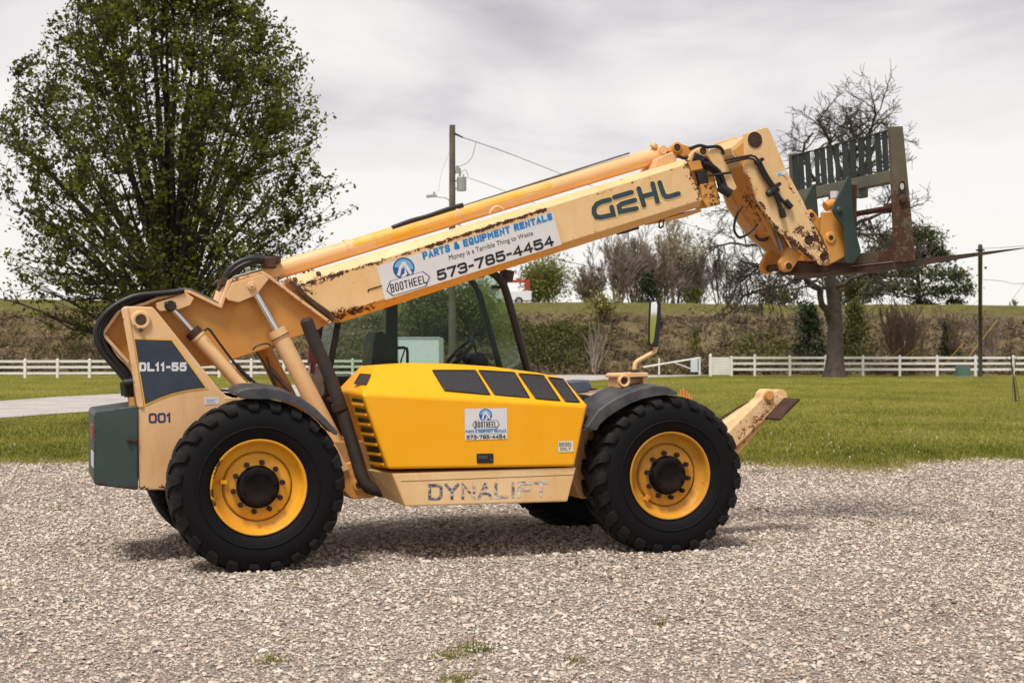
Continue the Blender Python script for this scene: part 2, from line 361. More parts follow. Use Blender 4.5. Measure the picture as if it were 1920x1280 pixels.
def sheet(name, xs, yfun, nv, dz, m, zf=None):      # grid: for each x a column of nv points from y0 to y1
    V = []; nx = len(xs)
    for x in xs:
        y0, y1 = yfun(x)
        for j in range(nv):
            y = y0+(y1-y0)*j/(nv-1); V.append((x, y, (zf(x, y) if zf else zt(y))+dz))
    T = [(i*nv+j, (i+1)*nv+j, (i+1)*nv+j+1, i*nv+j+1) for i in range(nx-1) for j in range(nv-1)]
    o = npmesh(name, V, T, m, smooth=True); return tag(o, kind='structure')
# the ground under everything, out to the horizon
gy = [-3000, -300, -60, -5, 10, 20, 26]+list(range(30, 100, 4))+[100, 110, 130, 200, 500, 3000]
gx = [-3000, -300, -80, -40, -20, 0, 20, 40, 80, 300, 3000]
V = [(x, y, zt(y)-.02) for x in gx for y in gy]; n_ = len(gy)
T = [(i*n_+j, (i+1)*n_+j, (i+1)*n_+j+1, i*n_+j+1) for i in range(len(gx)-1) for j in range(n_-1)]
tag(npmesh('ground', V, T, mLawn, smooth=True), kind='structure')
sheet('gravel_lot', np.linspace(-22, 22, 180), lambda x: (-8, edgeY(x)), 30, 0, mGravel)
sheet('lawn', np.linspace(-60, 60, 60), lambda x: (21.0, 101), 70, -.006, mLawn)
# pale gravel drive on the left, and the lane that runs along the foot of the bank to the gate
dl = [((-120, 757), (-120, 795)), ((0, 752), (0, 784)), ((110, 744), (110, 775.5)), ((230, 738), (230, 768)), ((420, 728), (420, 754)), ((640, 717), (640, 737)), ((860, 707.5), (860, 724)), ((1060, 700.5), (1060, 716)), ((1180, 697), (1180, 709)), ((1330, 695.5), (1330, 703.5))]
V = []; T = []
for i, (a, b) in enumerate(dl):
    ga = G(*a); gb = G(*b)
    for j in range(9):
        q = gb.lerp(ga, j/8); V.append((q.x, q.y, zt(q.y)+.012))
    if i: T += [((i-1)*9+j, i*9+j, i*9+j+1, (i-1)*9+j+1) for j in range(8)]
tag(npmesh('gravel_drive', V, T, mDrive, smooth=True), kind='structure')
# highway embankment
def crest(X): return 6.58-.0067*X+.05*math.sin(X*.21)
_bn = np.random.default_rng(5).normal(size=(8, 3))
def bankz(X, Y):
    t = (Y-102.5)/21.5; s = min(max(t, 0), 1); s = s*s*(3-2*s)*.35+s*.65
    bump = .16*math.sin(X*.8+Y*.5)*math.sin(Y*.7+1)+.12*math.sin(X*1.9+Y*1.1) if 0 < t < .97 else 0
    return .44+(crest(X)-.44)*s+bump*min(1, s*4)
sheet('embankment', np.linspace(-95, 95, 240), lambda x: (102, 124.2), 44, 0, mBank, bankz)
sheet('highway_verge', np.linspace(-95, 95, 60), lambda x: (124.2, 190), 10, 0, mBank, lambda x, y: crest(x)-.0035*(y-124.2)*(y > 124.3))
mAsph = mat('asphalt', (.10, .10, .10), .9, var=.3, vscale=1)
sheet('highway', np.linspace(-95, 95, 60), lambda x: (127, 138), 4, .03, mAsph, lambda x, y: crest(x)-.0035*(y-124.2))

# loose stones of the lot: one mass of gravel
def stones():
    rg = np.random.default_rng(3); Ps = []; S = []
    for y0, y1, dens, s0 in ((5.6, 9, 1800, .0064), (9, 12, 1350, .0076), (12, 16, 780, .0096), (16, 24.2, 330, .0130)):
        hw = y1*.39+1.7; n = int((y1-y0)*2*hw*dens)
        x = rg.uniform(-hw, hw, n); y = rg.uniform(y0, y1, n)
        s = s0*np.exp(rg.normal(0, .45, n)); s = np.clip(s, .0035, .021)
        k = np.abs(x) < y*.39+1.6
        Ps.append(np.c_[x, y][k]); S.append(s[k])
    p = np.concatenate(Ps); s = np.concatenate(S)
    lim = np.array([edgeY(x) for x in p[:, 0]]); k = p[:, 1] < lim+rg.normal(.0, .45, len(p)); p = p[k]; s = s[k]; n = len(p)
    base = np.array([(1, .3, -.2), (-.2, 1, .25), (-1, .2, .2), (.2, -1, -.1), (.55, .45, .75), (-.45, -.5, .8), (.5, -.6, .65), (0, 0, -.9)], float)
    L = base[None]*np.ones((n, 1, 1))+rg.normal(0, .19, (n, 8, 3))
    sc = np.stack([s*rg.uniform(.9, 1.5, n), s*rg.uniform(.7, 1.1, n), s*rg.uniform(.5, .9, n)], 1)
    L = L*sc[:, None]
    a = rg.uniform(0, 2*np.pi, n); ca, sa = np.cos(a), np.sin(a)
    b = rg.normal(0, .35, n); cb, sb = np.cos(b), np.sin(b)
    x, y, z = L[..., 0], L[..., 1], L[..., 2]
    y, z = y*cb[:, None]-z*sb[:, None], y*sb[:, None]+z*cb[:, None]
    X = x*ca[:, None]-y*sa[:, None]+p[:, :1]; Y = x*sa[:, None]+y*ca[:, None]+p[:, 1:2]
    Z = z+(s*.42)[:, None]
    V = np.stack([X, Y, Z], -1).reshape(-1, 3)
    f = np.array([(0, 1, 4), (1, 2, 4), (2, 5, 4), (2, 3, 5), (3, 6, 5), (3, 0, 6), (0, 4, 6), (4, 5, 6), (1, 0, 7), (2, 1, 7), (3, 2, 7), (0, 3, 7)])
    T = (f[None]+(np.arange(n)*8)[:, None, None]).reshape(-1, 3)
    px_, py_ = p[:, 0], p[:, 1]
    track = .06*np.sin(px_*.9+py_*.35+np.sin(py_*.6))+.04*np.sin(px_*2.3-py_*1.4)+.03*np.sin(py_*3.1+px_*.7)
    return V, T, np.repeat(np.clip(rg.beta(2.3, 2.3, n)+track, 0, 1), 12)
mStone = leafmat('gravel_stone', [(0, (.15, .13, .115)), (.12, (.42, .315, .245)), (.24, (.37, .345, .315)), (.38, (.56, .465, .36)), (.52, (.61, .52, .425)), (.66, (.645, .535, .455)), (.82, (.67, .60, .505)), (1, (.76, .71, .63))], 0, .9)
V, T, tn = stones()
tag(npmesh('gravel', V, T, mStone, attr=tn), 'loose pale crushed stone covering the lot around the telehandler', 'gravel', kind='stuff')

# lawn blades: one mass of grass
def blades(n, yr, rg, h, wd, xr=None):
    y = yr[0]+(yr[1]-yr[0])*rg.random(n)**1.5; hw = y*.385; x = rg.uniform(-1, 1, n)*hw
    if xr is not None: x, y = xr
    n = len(x); z = np.array([zt(q) for q in y])
    hh = h*np.exp(rg.normal(0, .4, n)); a = rg.uniform(0, np.pi, n); lx = rg.normal(0, .5, n)*hh; ly = rg.normal(0, .5, n)*hh
    dx = np.cos(a)*wd/2; dy = np.sin(a)*wd/2
    V = np.stack([np.c_[x-dx, y-dy, z-.01], np.c_[x+dx, y+dy, z-.01], np.c_[x+lx, y+ly, z+hh]], 1).reshape(-1, 3)
    return V, np.arange(3*n).reshape(-1, 3)
rg = np.random.default_rng(8)
n = 330000
y = 20.9+76*rg.random(n)**2.3; x = rg.uniform(-1, 1, n)*(y*.385+2.2)
lim = np.array([edgeY(q) for q in x]); dGa = [G(*a) for a, b in dl]; dGb = [G(*b) for a, b in dl]
ya = np.interp(x, [q.x for q in dGa], [q.y for q in dGa]); yb = np.interp(x, [q.x for q in dGb], [q.y for q in dGb])
k = (y > lim+rg.normal(0, .3, n)+np.where(rg.random(n) < .3, rg.normal(-.2, .5, n), 0)) & ~((y > yb+rg.normal(0, .2, n)) & (y < ya))
x = x[k]; y = y[k]
V, T = blades(0, (1, 1), rg, .042, .016, (x, y))
cl_ = .47+.28*np.sin(x*.6+1.3*np.sin(y*.35))*np.sin(y*.5+x*.2)+.14*np.sin(x*2.3+y*1.1+2*np.sin(x*.9))*np.sin(y*1.7-x)+.05*np.clip((y-30)/20, -1, 1.5)
near = np.exp(-np.maximum(y-np.array([edgeY(q) for q in x]), 0)/1.1)
tn = np.clip(cl_+rg.normal(0, .21, len(x))+.42*near, 0, 1)
mGrass = leafmat('grass_blade', [(0, (.062, .082, .010)), (.35, (.135, .160, .019)), (.65, (.245, .240, .036)), (.88, (.34, .28, .09)), (1, (.45, .38, .18))], .3)
tag(npmesh('grass', V, T, mGrass, attr=tn), 'short green and straw coloured grass on the lawn behind the lot', 'grass', kind='stuff')

rg = np.random.default_rng(44); n = 150; y = 23.5+34*rg.random(n)**1.4; x = rg.uniform(-1, 1, n)*y*.38
k = ~((y > np.interp(x, [q.x for q in dGb], [q.y for q in dGb])-.5) & (y < np.interp(x, [q.x for q in dGa], [q.y for q in dGa])+.5)); x = x[k]; y = y[k]
V = []; T = []
for i, (a, b) in enumerate(zip(x, y)):
    z = zt(b)+.05; r_ = rg.uniform(.008, .018); V += [(a-r_, b, z), (a, b-r_, z+.006), (a+r_, b, z), (a, b+r_, z+.006), (a, b, z+r_), (a, b, z-.05)]
    T += [(6*i, 6*i+1, 6*i+4), (6*i+1, 6*i+2, 6*i+4), (6*i+2, 6*i+3, 6*i+4), (6*i+3, 6*i, 6*i+4), (6*i, 6*i+1, 6*i+5), (6*i+2, 6*i+3, 6*i+5)]
tag(npmesh('lawn_flowers', V, T, mat('petal_white', (.72, .72, .62), .7)), 'tiny white flower heads scattered over the lawn', 'flowers', kind='stuff')
# weed tufts in the gravel: each one a thing
for px, py, r_, nb, lab in ((887, 1218, .11, 150, 'pair of bright green weed clumps in the foreground gravel, nearest the bottom middle'), (840, 1232, .09, 110, 'reddish green weed tuft just left of the bright green clumps'), (508, 1240, .09, 90, 'sparse yellow green weed tuft at the bottom of the gravel left of the middle'),
                            (857, 1276, .10, 120, 'yellowish weed tuft cut by the bottom edge of the picture'), (1633, 985, .07, 90, 'small green weed tuft in the gravel right of the front tyre'), (1420, 956, .06, 60, 'tiny weed sprig in the gravel close beside the front tyre'),
                            (840, 985, .16, 140, 'flat yellow green weed patch on gravel seen under the machine belly'), (1240, 1172, .05, 40, 'tiny pale weed sprout alone in the gravel below the front wheel'), (1080, 1242, .05, 50, 'small mossy weed dot in the gravel below the lower side panel'),
                            (105, 958, .14, 70, 'low dull weed patch in the gravel below the counterweight'), (1425, 885, .12, 90, 'small dark weed clump near the lawn edge right of the front tyre')):
    g = G(px, py); rr = np.random.default_rng(int(px*7+py)); 
    x = rr.normal(0, r_*.55, nb); y = rr.normal(0, r_*.6, nb)
    hh = .035*np.exp(rr.normal(0, .4, nb)); a = rr.uniform(0, np.pi, nb)
    V = np.stack([np.c_[x-np.cos(a)*.004, y-np.sin(a)*.004, 0*x], np.c_[x+np.cos(a)*.004, y+np.sin(a)*.004, 0*x], np.c_[x+rr.normal(0, .02, nb), y+rr.normal(0, .02, nb), hh]], 1).reshape(-1, 3)
    o = npmesh('weed_tuft', V, np.arange(3*nb).reshape(-1, 3), mGrass, attr=np.clip(rr.normal(.55 if 'yellow' in lab or 'reddish' in lab else .42, .2, nb), 0, 1))
    o.location = g; tag(o, lab, 'weed', 'weeds in the gravel')

# ------------------------------------------------------------------ vegetation tools
class Tubes:
    def __init__(s): s.V = []; s.T = []; s.n = 0
    def add(s, pts, rad, k=4):
        pts = np.asarray(pts, float); n = len(pts); rad = np.interp(np.linspace(0, 1, n), np.linspace(0, 1, len(rad)), rad)
        t = np.gradient(pts, axis=0); t /= np.linalg.norm(t, axis=1)[:, None]+1e-9
        ref = np.array([.31, .9, .12]) if abs(t[:, 2].mean()) > .6 else np.array([.1, .15, 1.])
        u = np.cross(t, ref); u /= np.linalg.norm(u, axis=1)[:, None]+1e-9; v = np.cross(t, u)
        a = np.arange(k)*2*np.pi/k
        ring = pts[:, None]+rad[:, None, None]*(np.cos(a)[None, :, None]*u[:, None]+np.sin(a)[None, :, None]*v[:, None])
        i, j = np.meshgrid(np.arange(n-1), np.arange(k), indexing='ij'); j2 = (j+1) % k
        s.T.append(np.stack([i*k+j, i*k+j2, (i+1)*k+j2, (i+1)*k+j], -1).reshape(-1, 4)+s.n)
        s.V.append(ring.reshape(-1, 3)); s.n += n*k
    def build(s, name, m, parent=None):
        return npmesh(name, np.concatenate(s.V), np.concatenate(s.T), m, parent, smooth=True)
def unit(v): return v/(np.linalg.norm(v)+1e-9)
def grow(T, tips, p, d, L, r, lev, mx, rg, nch, spread=.7, up=.05, wob=.18, shrink=(.5, .8), seg=5, rmin=.012):
    pts = [p]; 
    for _ in range(seg):
        d = unit(d+rg.normal(0, wob, 3)+np.array([0, 0, up])); p = p+d*L/seg; pts.append(p)
    T.add(pts, [r, max(r*.45, rmin)], 6 if lev == 0 else (4 if lev == 1 else 3))
    if lev >= mx: tips.append(p); tips.append((pts[-2]+p)/2); return
    for j in range(nch[lev]):
        t = rg.uniform(.3, 1); i = min(int(t*seg), seg-1); q = pts[i]+(pts[i+1]-pts[i])*(t*seg-i)
        ax = unit(np.cross(unit(pts[i+1]-pts[i]), rg.normal(size=3))); ang = spread*rg.uniform(.6, 1.3)
        dd = unit(unit(pts[i+1]-pts[i])*math.cos(ang)+ax*math.sin(ang))
        grow(T, tips, q, dd, L*rg.uniform(*shrink)*(1-.3*t), max(r*.55*(1-.4*t), rmin), lev+1, mx, rg, nch, spread, up, wob, shrink, seg if lev < 1 else 4, rmin)
def leaves(C, size, rg, asp=.62):
    n = len(C); u = rg.normal(size=(n, 3)); u /= np.linalg.norm(u, axis=1)[:, None]
    v = np.cross(u, rg.normal(size=(n, 3))); v /= np.linalg.norm(v, axis=1)[:, None]+1e-9
    s = (size*np.exp(rg.normal(0, .3, n)))[:, None]
    V = np.stack([C-u*s*.5, C+v*s*asp*.5, C+u*s*.5, C-v*s*asp*.5], 1).reshape(-1, 3)
    return V, np.arange(4*n).reshape(-1, 4)
mBark = mat('bark', (.050, .040, .033), .9, var=.5, vscale=5, bump=.6, bscale=18)
mBarkOak = mat('oak_bark', (.085, .066, .054), .9, var=.5, vscale=3, bump=.8, bscale=9)
mTwig = mat('grey_twig', (.30, .235, .185), .9, var=.3, vscale=.8)
mTwigPale = mat('pale_twig', (.34, .29, .22), .9, var=.3, vscale=.8)
mTwigBrown = mat('brown_twig', (.16, .105, .072), .9, var=.3, vscale=.8)

# ---- the leafy pear tree on the left
def pear_tree():
    rg = np.random.default_rng(21); g = G(319, 800); Y = g.y
    root = empty('leafy_tree', g); s = Y/F
    tag(root, 'tall broad tree in fresh dark green leaf standing behind the rear of the telehandler', 'tree')
    T = Tubes(); tips = []
    hs = [2.2, 3.0, 4.2, 5.5, 6.8, 8.1, 9.2, 10.5, 12, 13]; rs = [1.6, 2.9, 3.85, 4.15, 4.05, 3.75, 3.2, 2.35, 1.2, .3]
    fork = np.array([0, 0, 1.5])
    T.add([(0, 0, -.1), (.02, 0, .5), (0, 0, 1.0), (0, .02, 2.3)], [.33, .25, .24, .2], 10)
    C = []; B = []; paths = []
    for i in range(75):
        h = rg.uniform(3.1, 12.6); rad = np.interp(h, hs, rs)*math.sqrt(rg.uniform(.16, 1)); ph = rg.uniform(0, 2*np.pi)
        end = np.array([rad*math.cos(ph), rad*math.sin(ph), h])
        st = fork+np.array([0, 0, rg.uniform(-.1, 1.9 if h > 5 else .5)])
        mid = st*.5+end*.5+np.array([0, 0, (.55 if h > 4 else .1)])*rg.uniform(.2, 1)-np.array([math.cos(ph), math.sin(ph), 0])*rad*.12
        tt = np.linspace(0, 1, 9)[:, None]; path = (1-tt)**2*st+2*tt*(1-tt)*mid+tt**2*end+rg.normal(0, .035, (9, 3))
        L = np.linalg.norm(end-st); T.add(path, [.022+.012*L, .05, .012], 5)
        paths.append(path)
    AP = np.concatenate([q[1:] for q in paths])
    for i in range(3000):
        h = rg.uniform(2.9, 12.9); u = math.sqrt(rg.uniform(.04, 1)); ph = rg.uniform(0, 2*np.pi); rad = np.interp(h, hs, rs)*u*(1+.07*math.sin(3*ph+h*1.3)+.05*math.sin(7*ph-h*2.1))
        tip = np.array([rad*math.cos(ph), rad*math.sin(ph), h])
        dd = AP-tip; cost = np.linalg.norm(dd, axis=1)+np.maximum(dd[:, 2]+.35, 0)*2.5; q = AP[np.argmin(cost)]
        l = np.linalg.norm(tip-q); 
        if l > 2.6: q = tip+(q-tip)*2.6/l
        tt = np.linspace(0, 1, 5)[:, None]; pts = (1-tt)*q+tt*tip+np.sin(tt*np.pi)*np.array([0, 0, -.10*l])+rg.normal(0, .03, (5, 3)); T.add(pts, [.013, .006], 3)
        dens = rg.uniform(.35, 1.35)
        for m in range(max(3, int(6*dens))):
            f = rg.uniform(1.2, 4) if m else 3.99; k2 = min(int(f), 3); q2 = pts[k2]+(pts[k2+1]-pts[k2])*(f-k2); nl = rg.integers(4, 8)
            C.append(q2+rg.normal(0, .085, (nl, 3))); B.append(np.full(nl, rg.uniform(0, 1)))
    # the low bough that droops on the left
    for (x0, x1, z1, yy) in ((-.3, -4.1, 3.15, -.5), (-.3, -3.3, 2.75, .3), (-.2, -2.3, 2.5, -.8), (-.3, -3.9, 3.7, .6)):
        st = np.array([x0, 0, 1.55]); end = np.array([x1, yy, z1]); tt = np.linspace(0, 1, 8)[:, None]
        path = (1-tt)*st+tt*end+np.sin(tt*np.pi)*np.array([0, 0, .12])+rg.normal(0, .04, (8, 3)); T.add(path, [.06, .012], 5)
        for j in range(9):
            k = rg.integers(3, 8); d = unit(rg.normal(0, .7, 3)+np.array([-.5, 0, .5])); pts = [path[k]+d*.2*q for q in range(4)]; T.add(pts, [.012, .006], 3)
            for m in range(6):
                q2 = pts[rg.integers(1, 4)]; C.append(q2+rg.normal(0, .08, (6, 3))); B.append(np.full(6, rg.uniform(0, 1)))
    C = np.concatenate(C); B = np.concatenate(B)
    kp = rg.random(len(C)) < np.clip(.50+.5*(C[:, 2]-3.3)/4, .50, 1); C = C[kp]; B = B[kp]
    V, Fq = leaves(C, .098, rg)
    T.build('trunk', mBark, root)
    side = np.clip((C[:, 0]+1.5)/6, -.3, .5)  # tint rises to the right: the crown's lit side put into leaf colour
    tn = np.clip(B*.62+.15+rg.normal(0, .16, len(C))+side*.15, 0, 1)
    npmesh('crown', V, Fq, mPear, root, attr=tn)
mPear = leafmat('pear_leaf', [(0, (.085, .058, .020)), (.25, (.075, .070, .014)), (.5, (.098, .115, .014)), (.8, (.175, .205, .020)), (1, (.30, .33, .045))], .48)
pear_tree()

# ---- the bare oak on the right
def oak():
    rg = np.random.default_rng(4); Y = 92.0; gx = (1565-960)/F*Y; base = np.array([gx, Y, zt(Y)])
    root = empty('bare_tree', base)
    tag(root, 'big leafless tree with a thick trunk and spreading limbs in front of the white fence', 'tree')
    T = Tubes(); tips = []
    def L(pts, dy=None):
        o = []
        for i, (px, py) in enumerate(pts):
            py = py if py > 310 else 310-(310-py)*.70
            q = AT(px, py, Y); o.append(np.array(q)-base+np.array([0, (dy or 0)*i/(len(pts)-1), 0]))
        return np.array(o)
    T.add(L([(1565, 712), (1565, 702), (1565, 688), (1566, 665), (1566, 620), (1565, 575), (1561, 545), (1556, 520)]), [.95, .68, .56, .47, .44, .42], 14)
    limbs = [([(1560, 535), (1558, 500), (1570, 450), (1578, 390), (1590, 330), (1600, 280), (1598, 220), (1592, 185)], 0, .34), ([(1578, 390), (1600, 350), (1630, 300), (1650, 250), (1675, 215)], 2, .17),
             ([(1585, 350), (1565, 300), (1555, 262), (1535, 225), (1520, 200)], -2, .15), ([(1560, 610), (1545, 580), (1525, 548), (1500, 525), (1465, 508), (1430, 500), (1390, 510)], -3, .26),
             ([(1500, 525), (1470, 535), (1430, 545), (1390, 555), (1365, 575), (1358, 600)], -4, .12), ([(1556, 520), (1530, 490), (1490, 455), (1450, 420), (1415, 395), (1385, 372)], 2, .20),
             ([(1490, 455), (1450, 450), (1410, 455), (1370, 450), (1345, 460)], 4, .11), ([(1565, 545), (1590, 525), (1630, 515), (1670, 522), (1695, 540)], -3, .17),
             ([(1570, 450), (1600, 425), (1640, 405), (1680, 390), (1700, 385)], 3, .17), ([(1572, 430), (1610, 440), (1650, 445), (1690, 460)], -3, .12), ([(1590, 330), (1625, 320), (1660, 295), (1690, 290)], 4, .12), ([(1600, 280), (1620, 240), (1625, 200), (1618, 170)], -3, .12),
             ([(1575, 400), (1540, 360), (1510, 330), (1490, 290), (1500, 250)], -4, .14)]
    for pts, dy, r in limbs:
        p = L(pts, dy)
        q = np.array(smooth_path([Vector(v) for v in p], 3)); q[1:-1] += rg.normal(0, .07, (len(q)-2, 3)); T.add(q, [r, r*.75, .05], 6)
        n = int(4+len(q)*.75)
        for j in range(n):
            t = rg.uniform(.3, 1); i = min(int(t*(len(q)-1)), len(q)-2); d0 = unit(q[i+1]-q[i])
            ax = unit(rg.normal(size=3)*np.array([1, .8, 1])); d = unit(d0*.6+ax*.9+np.array([0, 0, .12]))
            grow(T, tips, q[i], d, rg.uniform(1.1, 2.5), r*.38*(1-.5*t)+.02, 1, 3, rg, [0, 6, 4], .75, .01, .26, (.5, .85), 5, .016)
    # drooping outer twigs on the low left boughs
    for px, py in ((1380, 512), (1400, 520), (1360, 575), (1345, 470), (1420, 505), (1440, 545)):
        for _ in range(6):
            q = np.array(AT(px+rg.normal(0, 12), py+rg.normal(0, 8), Y-3))-base
            grow(T, tips, q, unit(np.array([rg.normal(-.3, .5), rg.normal(0, .3), -.8])), rg.uniform(1.2, 2.6), .03, 1, 3, rg, [0, 4, 3], .7, -.06, .25, (.5, .8), 5, .015)
    T.build('trunk', mBarkOak, root)
oak()

# ---- background trees on and beyond the bank
def land(X, Y):
    return zt(Y) if Y < 102 else (bankz(X, Y) if Y < 124.2 else crest(X)-.0035*(Y-124.2))
def bare_tree(name, px, base_px, top_px, Y, wpx, m, seed, label, n=9, lev=3, group=None, rmin=.02, leaf=None, nch=(5, 5, 4), up=.1):
    rg = np.random.default_rng(seed); b = AT(px, base_px, Y); b.z = land(b.x, Y); hgt = H+(HZ-top_px)/F*Y-b.z; wd = wpx/F*Y
    root = empty(name, b); tag(root, label, 'shrub' if 'shrub' in name else 'tree', group); T = Tubes(); tips = []
    for i in range(n):
        a = rg.uniform(0, 2*np.pi); tx = wd*.5*rg.uniform(.05, .8); d = unit(np.array([math.cos(a)*tx, math.sin(a)*tx*.8, hgt*rg.uniform(.55, .8)]))
        grow(T, tips, np.array([rg.normal(0, wd*.03), rg.normal(0, wd*.03), -.2]), d, hgt*rg.uniform(.56, .80), .03*hgt**.5+.01, 0, lev, rg, list(nch), .5, up, .10, (.42, .70), 5, rmin)
    T.build('trunk', m, root)
    if leaf:
        lm, num, size, sp, t0 = leaf; tp = np.array(tips); c = tp[rg.integers(0, len(tp), num)]+rg.normal(0, sp, (num, 3))
        V, Fq = leaves(c, size, rg, .8); npmesh('crown', V, Fq, lm, root, attr=np.clip(rg.normal(t0, .22, num), 0, 1))
    return root
mSpring = leafmat('spring_leaf', [(0, (.10, .11, .025)), (.5, (.21, .22, .05)), (1, (.36, .34, .10))], .4)
mCedar = leafmat('cedar_needle', [(0, (.012, .022, .010)), (.5, (.026, .045, .016)), (1, (.06, .085, .03))], .15)
mPine = leafmat('pine_needle', [(0, (.035, .042, .018)), (.5, (.085, .10, .036)), (1, (.16, .175, .065))], .3)
mScrub = leafmat('scrub_leaf', [(0, (.045, .048, .014)), (.5, (.105, .112, .024)), (1, (.20, .195, .05))], .3)
mDry = leafmat('dry_stalk', [(0, (.048, .036, .022)), (.4, (.140, .102, .058)), (.7, (.23, .175, .098)), (1, (.33, .265, .15))], .15)
bare_tree('background_tree', 1030, 570, 497, 150, 110, mTwig, 31, 'rounded yellow green tree beyond the bank just right of the utility truck', 9, 2, None, .03, (mSpring, 5200, .20, .95, .5))
bare_tree('background_tree', 1000, 570, 508, 152, 60, mTwig, 32, 'small green tree directly behind the red rack of the utility truck', 7, 2, None, .03, (mSpring, 3500, .2, .4, .35))
for i, (px, tp, wd) in enumerate(((1112, 500, 90), (1152, 455, 120), (1195, 440, 130), (1240, 462, 130), (1300, 490, 130))):
    bare_tree('background_tree', px, 572, tp, 158+3*i, wd, mTwig, 40+i, ('low grey leafless thicket tree nearest the green tree beyond the bank', 'grey brown leafless tree forming the left side of the dense clump', 'tallest grey brown leafless tree at the top of the dense clump', 'grey brown leafless tree below the pale budding tree', 'low brown leafless tree at the right end of the row, behind the oak boughs')[i], 13, 3, 'leafless trees beyond the bank', .025, None, (7, 6, 4))
bare_tree('background_tree', 1262, 570, 412, 170, 190, mTwigPale, 51, 'tall pale cream budding tree rising behind the grey leafless clump', 8, 3, None, .035, (leafmat('bud_leaf', [(0, (.25, .22, .12)), (1, (.52, .47, .30))], .3), 5200, .2, .5, .5), (6, 5, 4), .14)
bare_tree('background_tree', 1355, 572, 470, 172, 120, mTwigBrown, 53, 'thin brown leafless tree seen through the drooping oak boughs', 8, 3, None, .028)
bare_tree('background_tree', 1900, 590, 555, 128, 60, mTwig, 54, 'small scraggy leafless tree on top of the bank at the far right', 6, 2, None, .022)
bare_tree('background_tree', 1460, 572, 520, 160, 120, mTwigBrown, 55, 'leafless brown tree behind the fork of the big bare oak', 9, 2, None, .028, (mScrub, 1500, .25, .6, .4))
bare_tree('background_tree', 1600, 574, 500, 165, 150, mTwigBrown, 56, 'dark leafless tree right behind the big oak trunk', 9, 3, None, .028, (mScrub, 2500, .25, .6, .25))
bare_tree('background_tree', 880, 690, 535, 112, 150, mTwig, 57, 'young green tree on the bank seen through the cab glass', 8, 2, None, .02, (mSpring, 7500, .2, .6, .35), (5, 4, 4))
bare_tree('background_tree', 800, 690, 545, 112, 130, mTwig, 58, 'green leafy tree on the bank above the white trailer', 8, 2, None, .02, (mSpring, 6500, .2, .6, .25), (5, 4, 4))
bare_tree('bank_shrub', 1140, 600, 552, 116, 70, mTwigBrown, 61, 'yellow green tipped shrub near the top of the bank left of the mirror', 8, 2, None, .016, (mSpring, 900, .2, .25, .75))
bare_tree('bank_shrub', 1690, 684, 560, 100, 190, mTwigBrown, 62, 'large bare brown shrub fanning up behind the fence beside the oak', 24, 3, None, .014, None, (4, 4, 3), .12)
bare_tree('bank_shrub', 1860, 668, 575, 106, 100, mTwig, 63, 'grey leafless shrub on the bank just right of the far utility pole', 10, 3, None, .014, None, (4, 4, 3))
bare_tree('bank_shrub', 1115, 690, 590, 103, 110, mTwig, 64, 'pale bare saplings at the foot of the bank left of the mirror', 9, 1, None, .016, None, (5, 3), .2)
bare_tree('bank_shrub', 1785, 665, 575, 108, 80, mTwigBrown, 65, 'bare brown shrub on the bank between the small cedar and the far pole', 9, 2, None, .014)
def conifer(px, base_px, top_px, Y, wpx, m, seed, label, n=3500, size=.2):
    rg = np.random.default_rng(seed); b = AT(px, base_px, Y); b.z = land(b.x, Y)-.05; h = H+(HZ-top_px)/F*Y-b.z; wd = wpx/F*Y/2
    root = empty('cedar_tree', b); tag(root, label, 'tree')
    T = Tubes(); T.add([(0, 0, -.2), (0, 0, h*.9)], [.09, .02], 6); T.build('trunk', mBark, root)
    K = 60; u = rg.random(K)**.8; ph = rg.uniform(0, 2*np.pi, K); rad = wd*(1-u)**.75*(.75+.35*np.sin(ph*3+u*9))
    c0 = np.c_[rad*np.cos(ph)*.75, rad*np.sin(ph)*.75, h*(.03+.92*u)]
    idx = rg.integers(0, K, n); c = c0[idx]+rg.normal(0, 1, (n, 3))*np.array([wd*.2, wd*.2, h*.045])
    V, Fq = leaves(c, size, rg, .5); npmesh('crown', V, Fq, m, root, attr=np.clip(rg.normal(.45, .2, n)+((idx % 5)-2)*.06, 0, 1))
conifer(1515, 645, 566, 106, 88, mCedar, 71, 'dark green cedar on the bank left of the oak trunk')
conifer(1603, 650, 563, 107, 86, mScrub, 72, 'mid green bushy cedar on the bank right of the oak trunk')
conifer(1773, 641, 602, 108, 30, mCedar, 73, 'small lone dark cedar on the bank near the far utility pole', 1500, .15)
conifer(1215, 570, 512, 145, 60, mCedar, 74, 'small dark conifer at the crest in front of the grey leafless clump', 2200, .25)
conifer(1300, 572, 540, 146, 70, mScrub, 75, 'low green bush at the crest below the pale budding tree', 1500, .25)
conifer(1305, 655, 612, 108, 34, mSpring, 76, 'bright yellow green bush halfway up the bank right of the mirror', 900, .16)
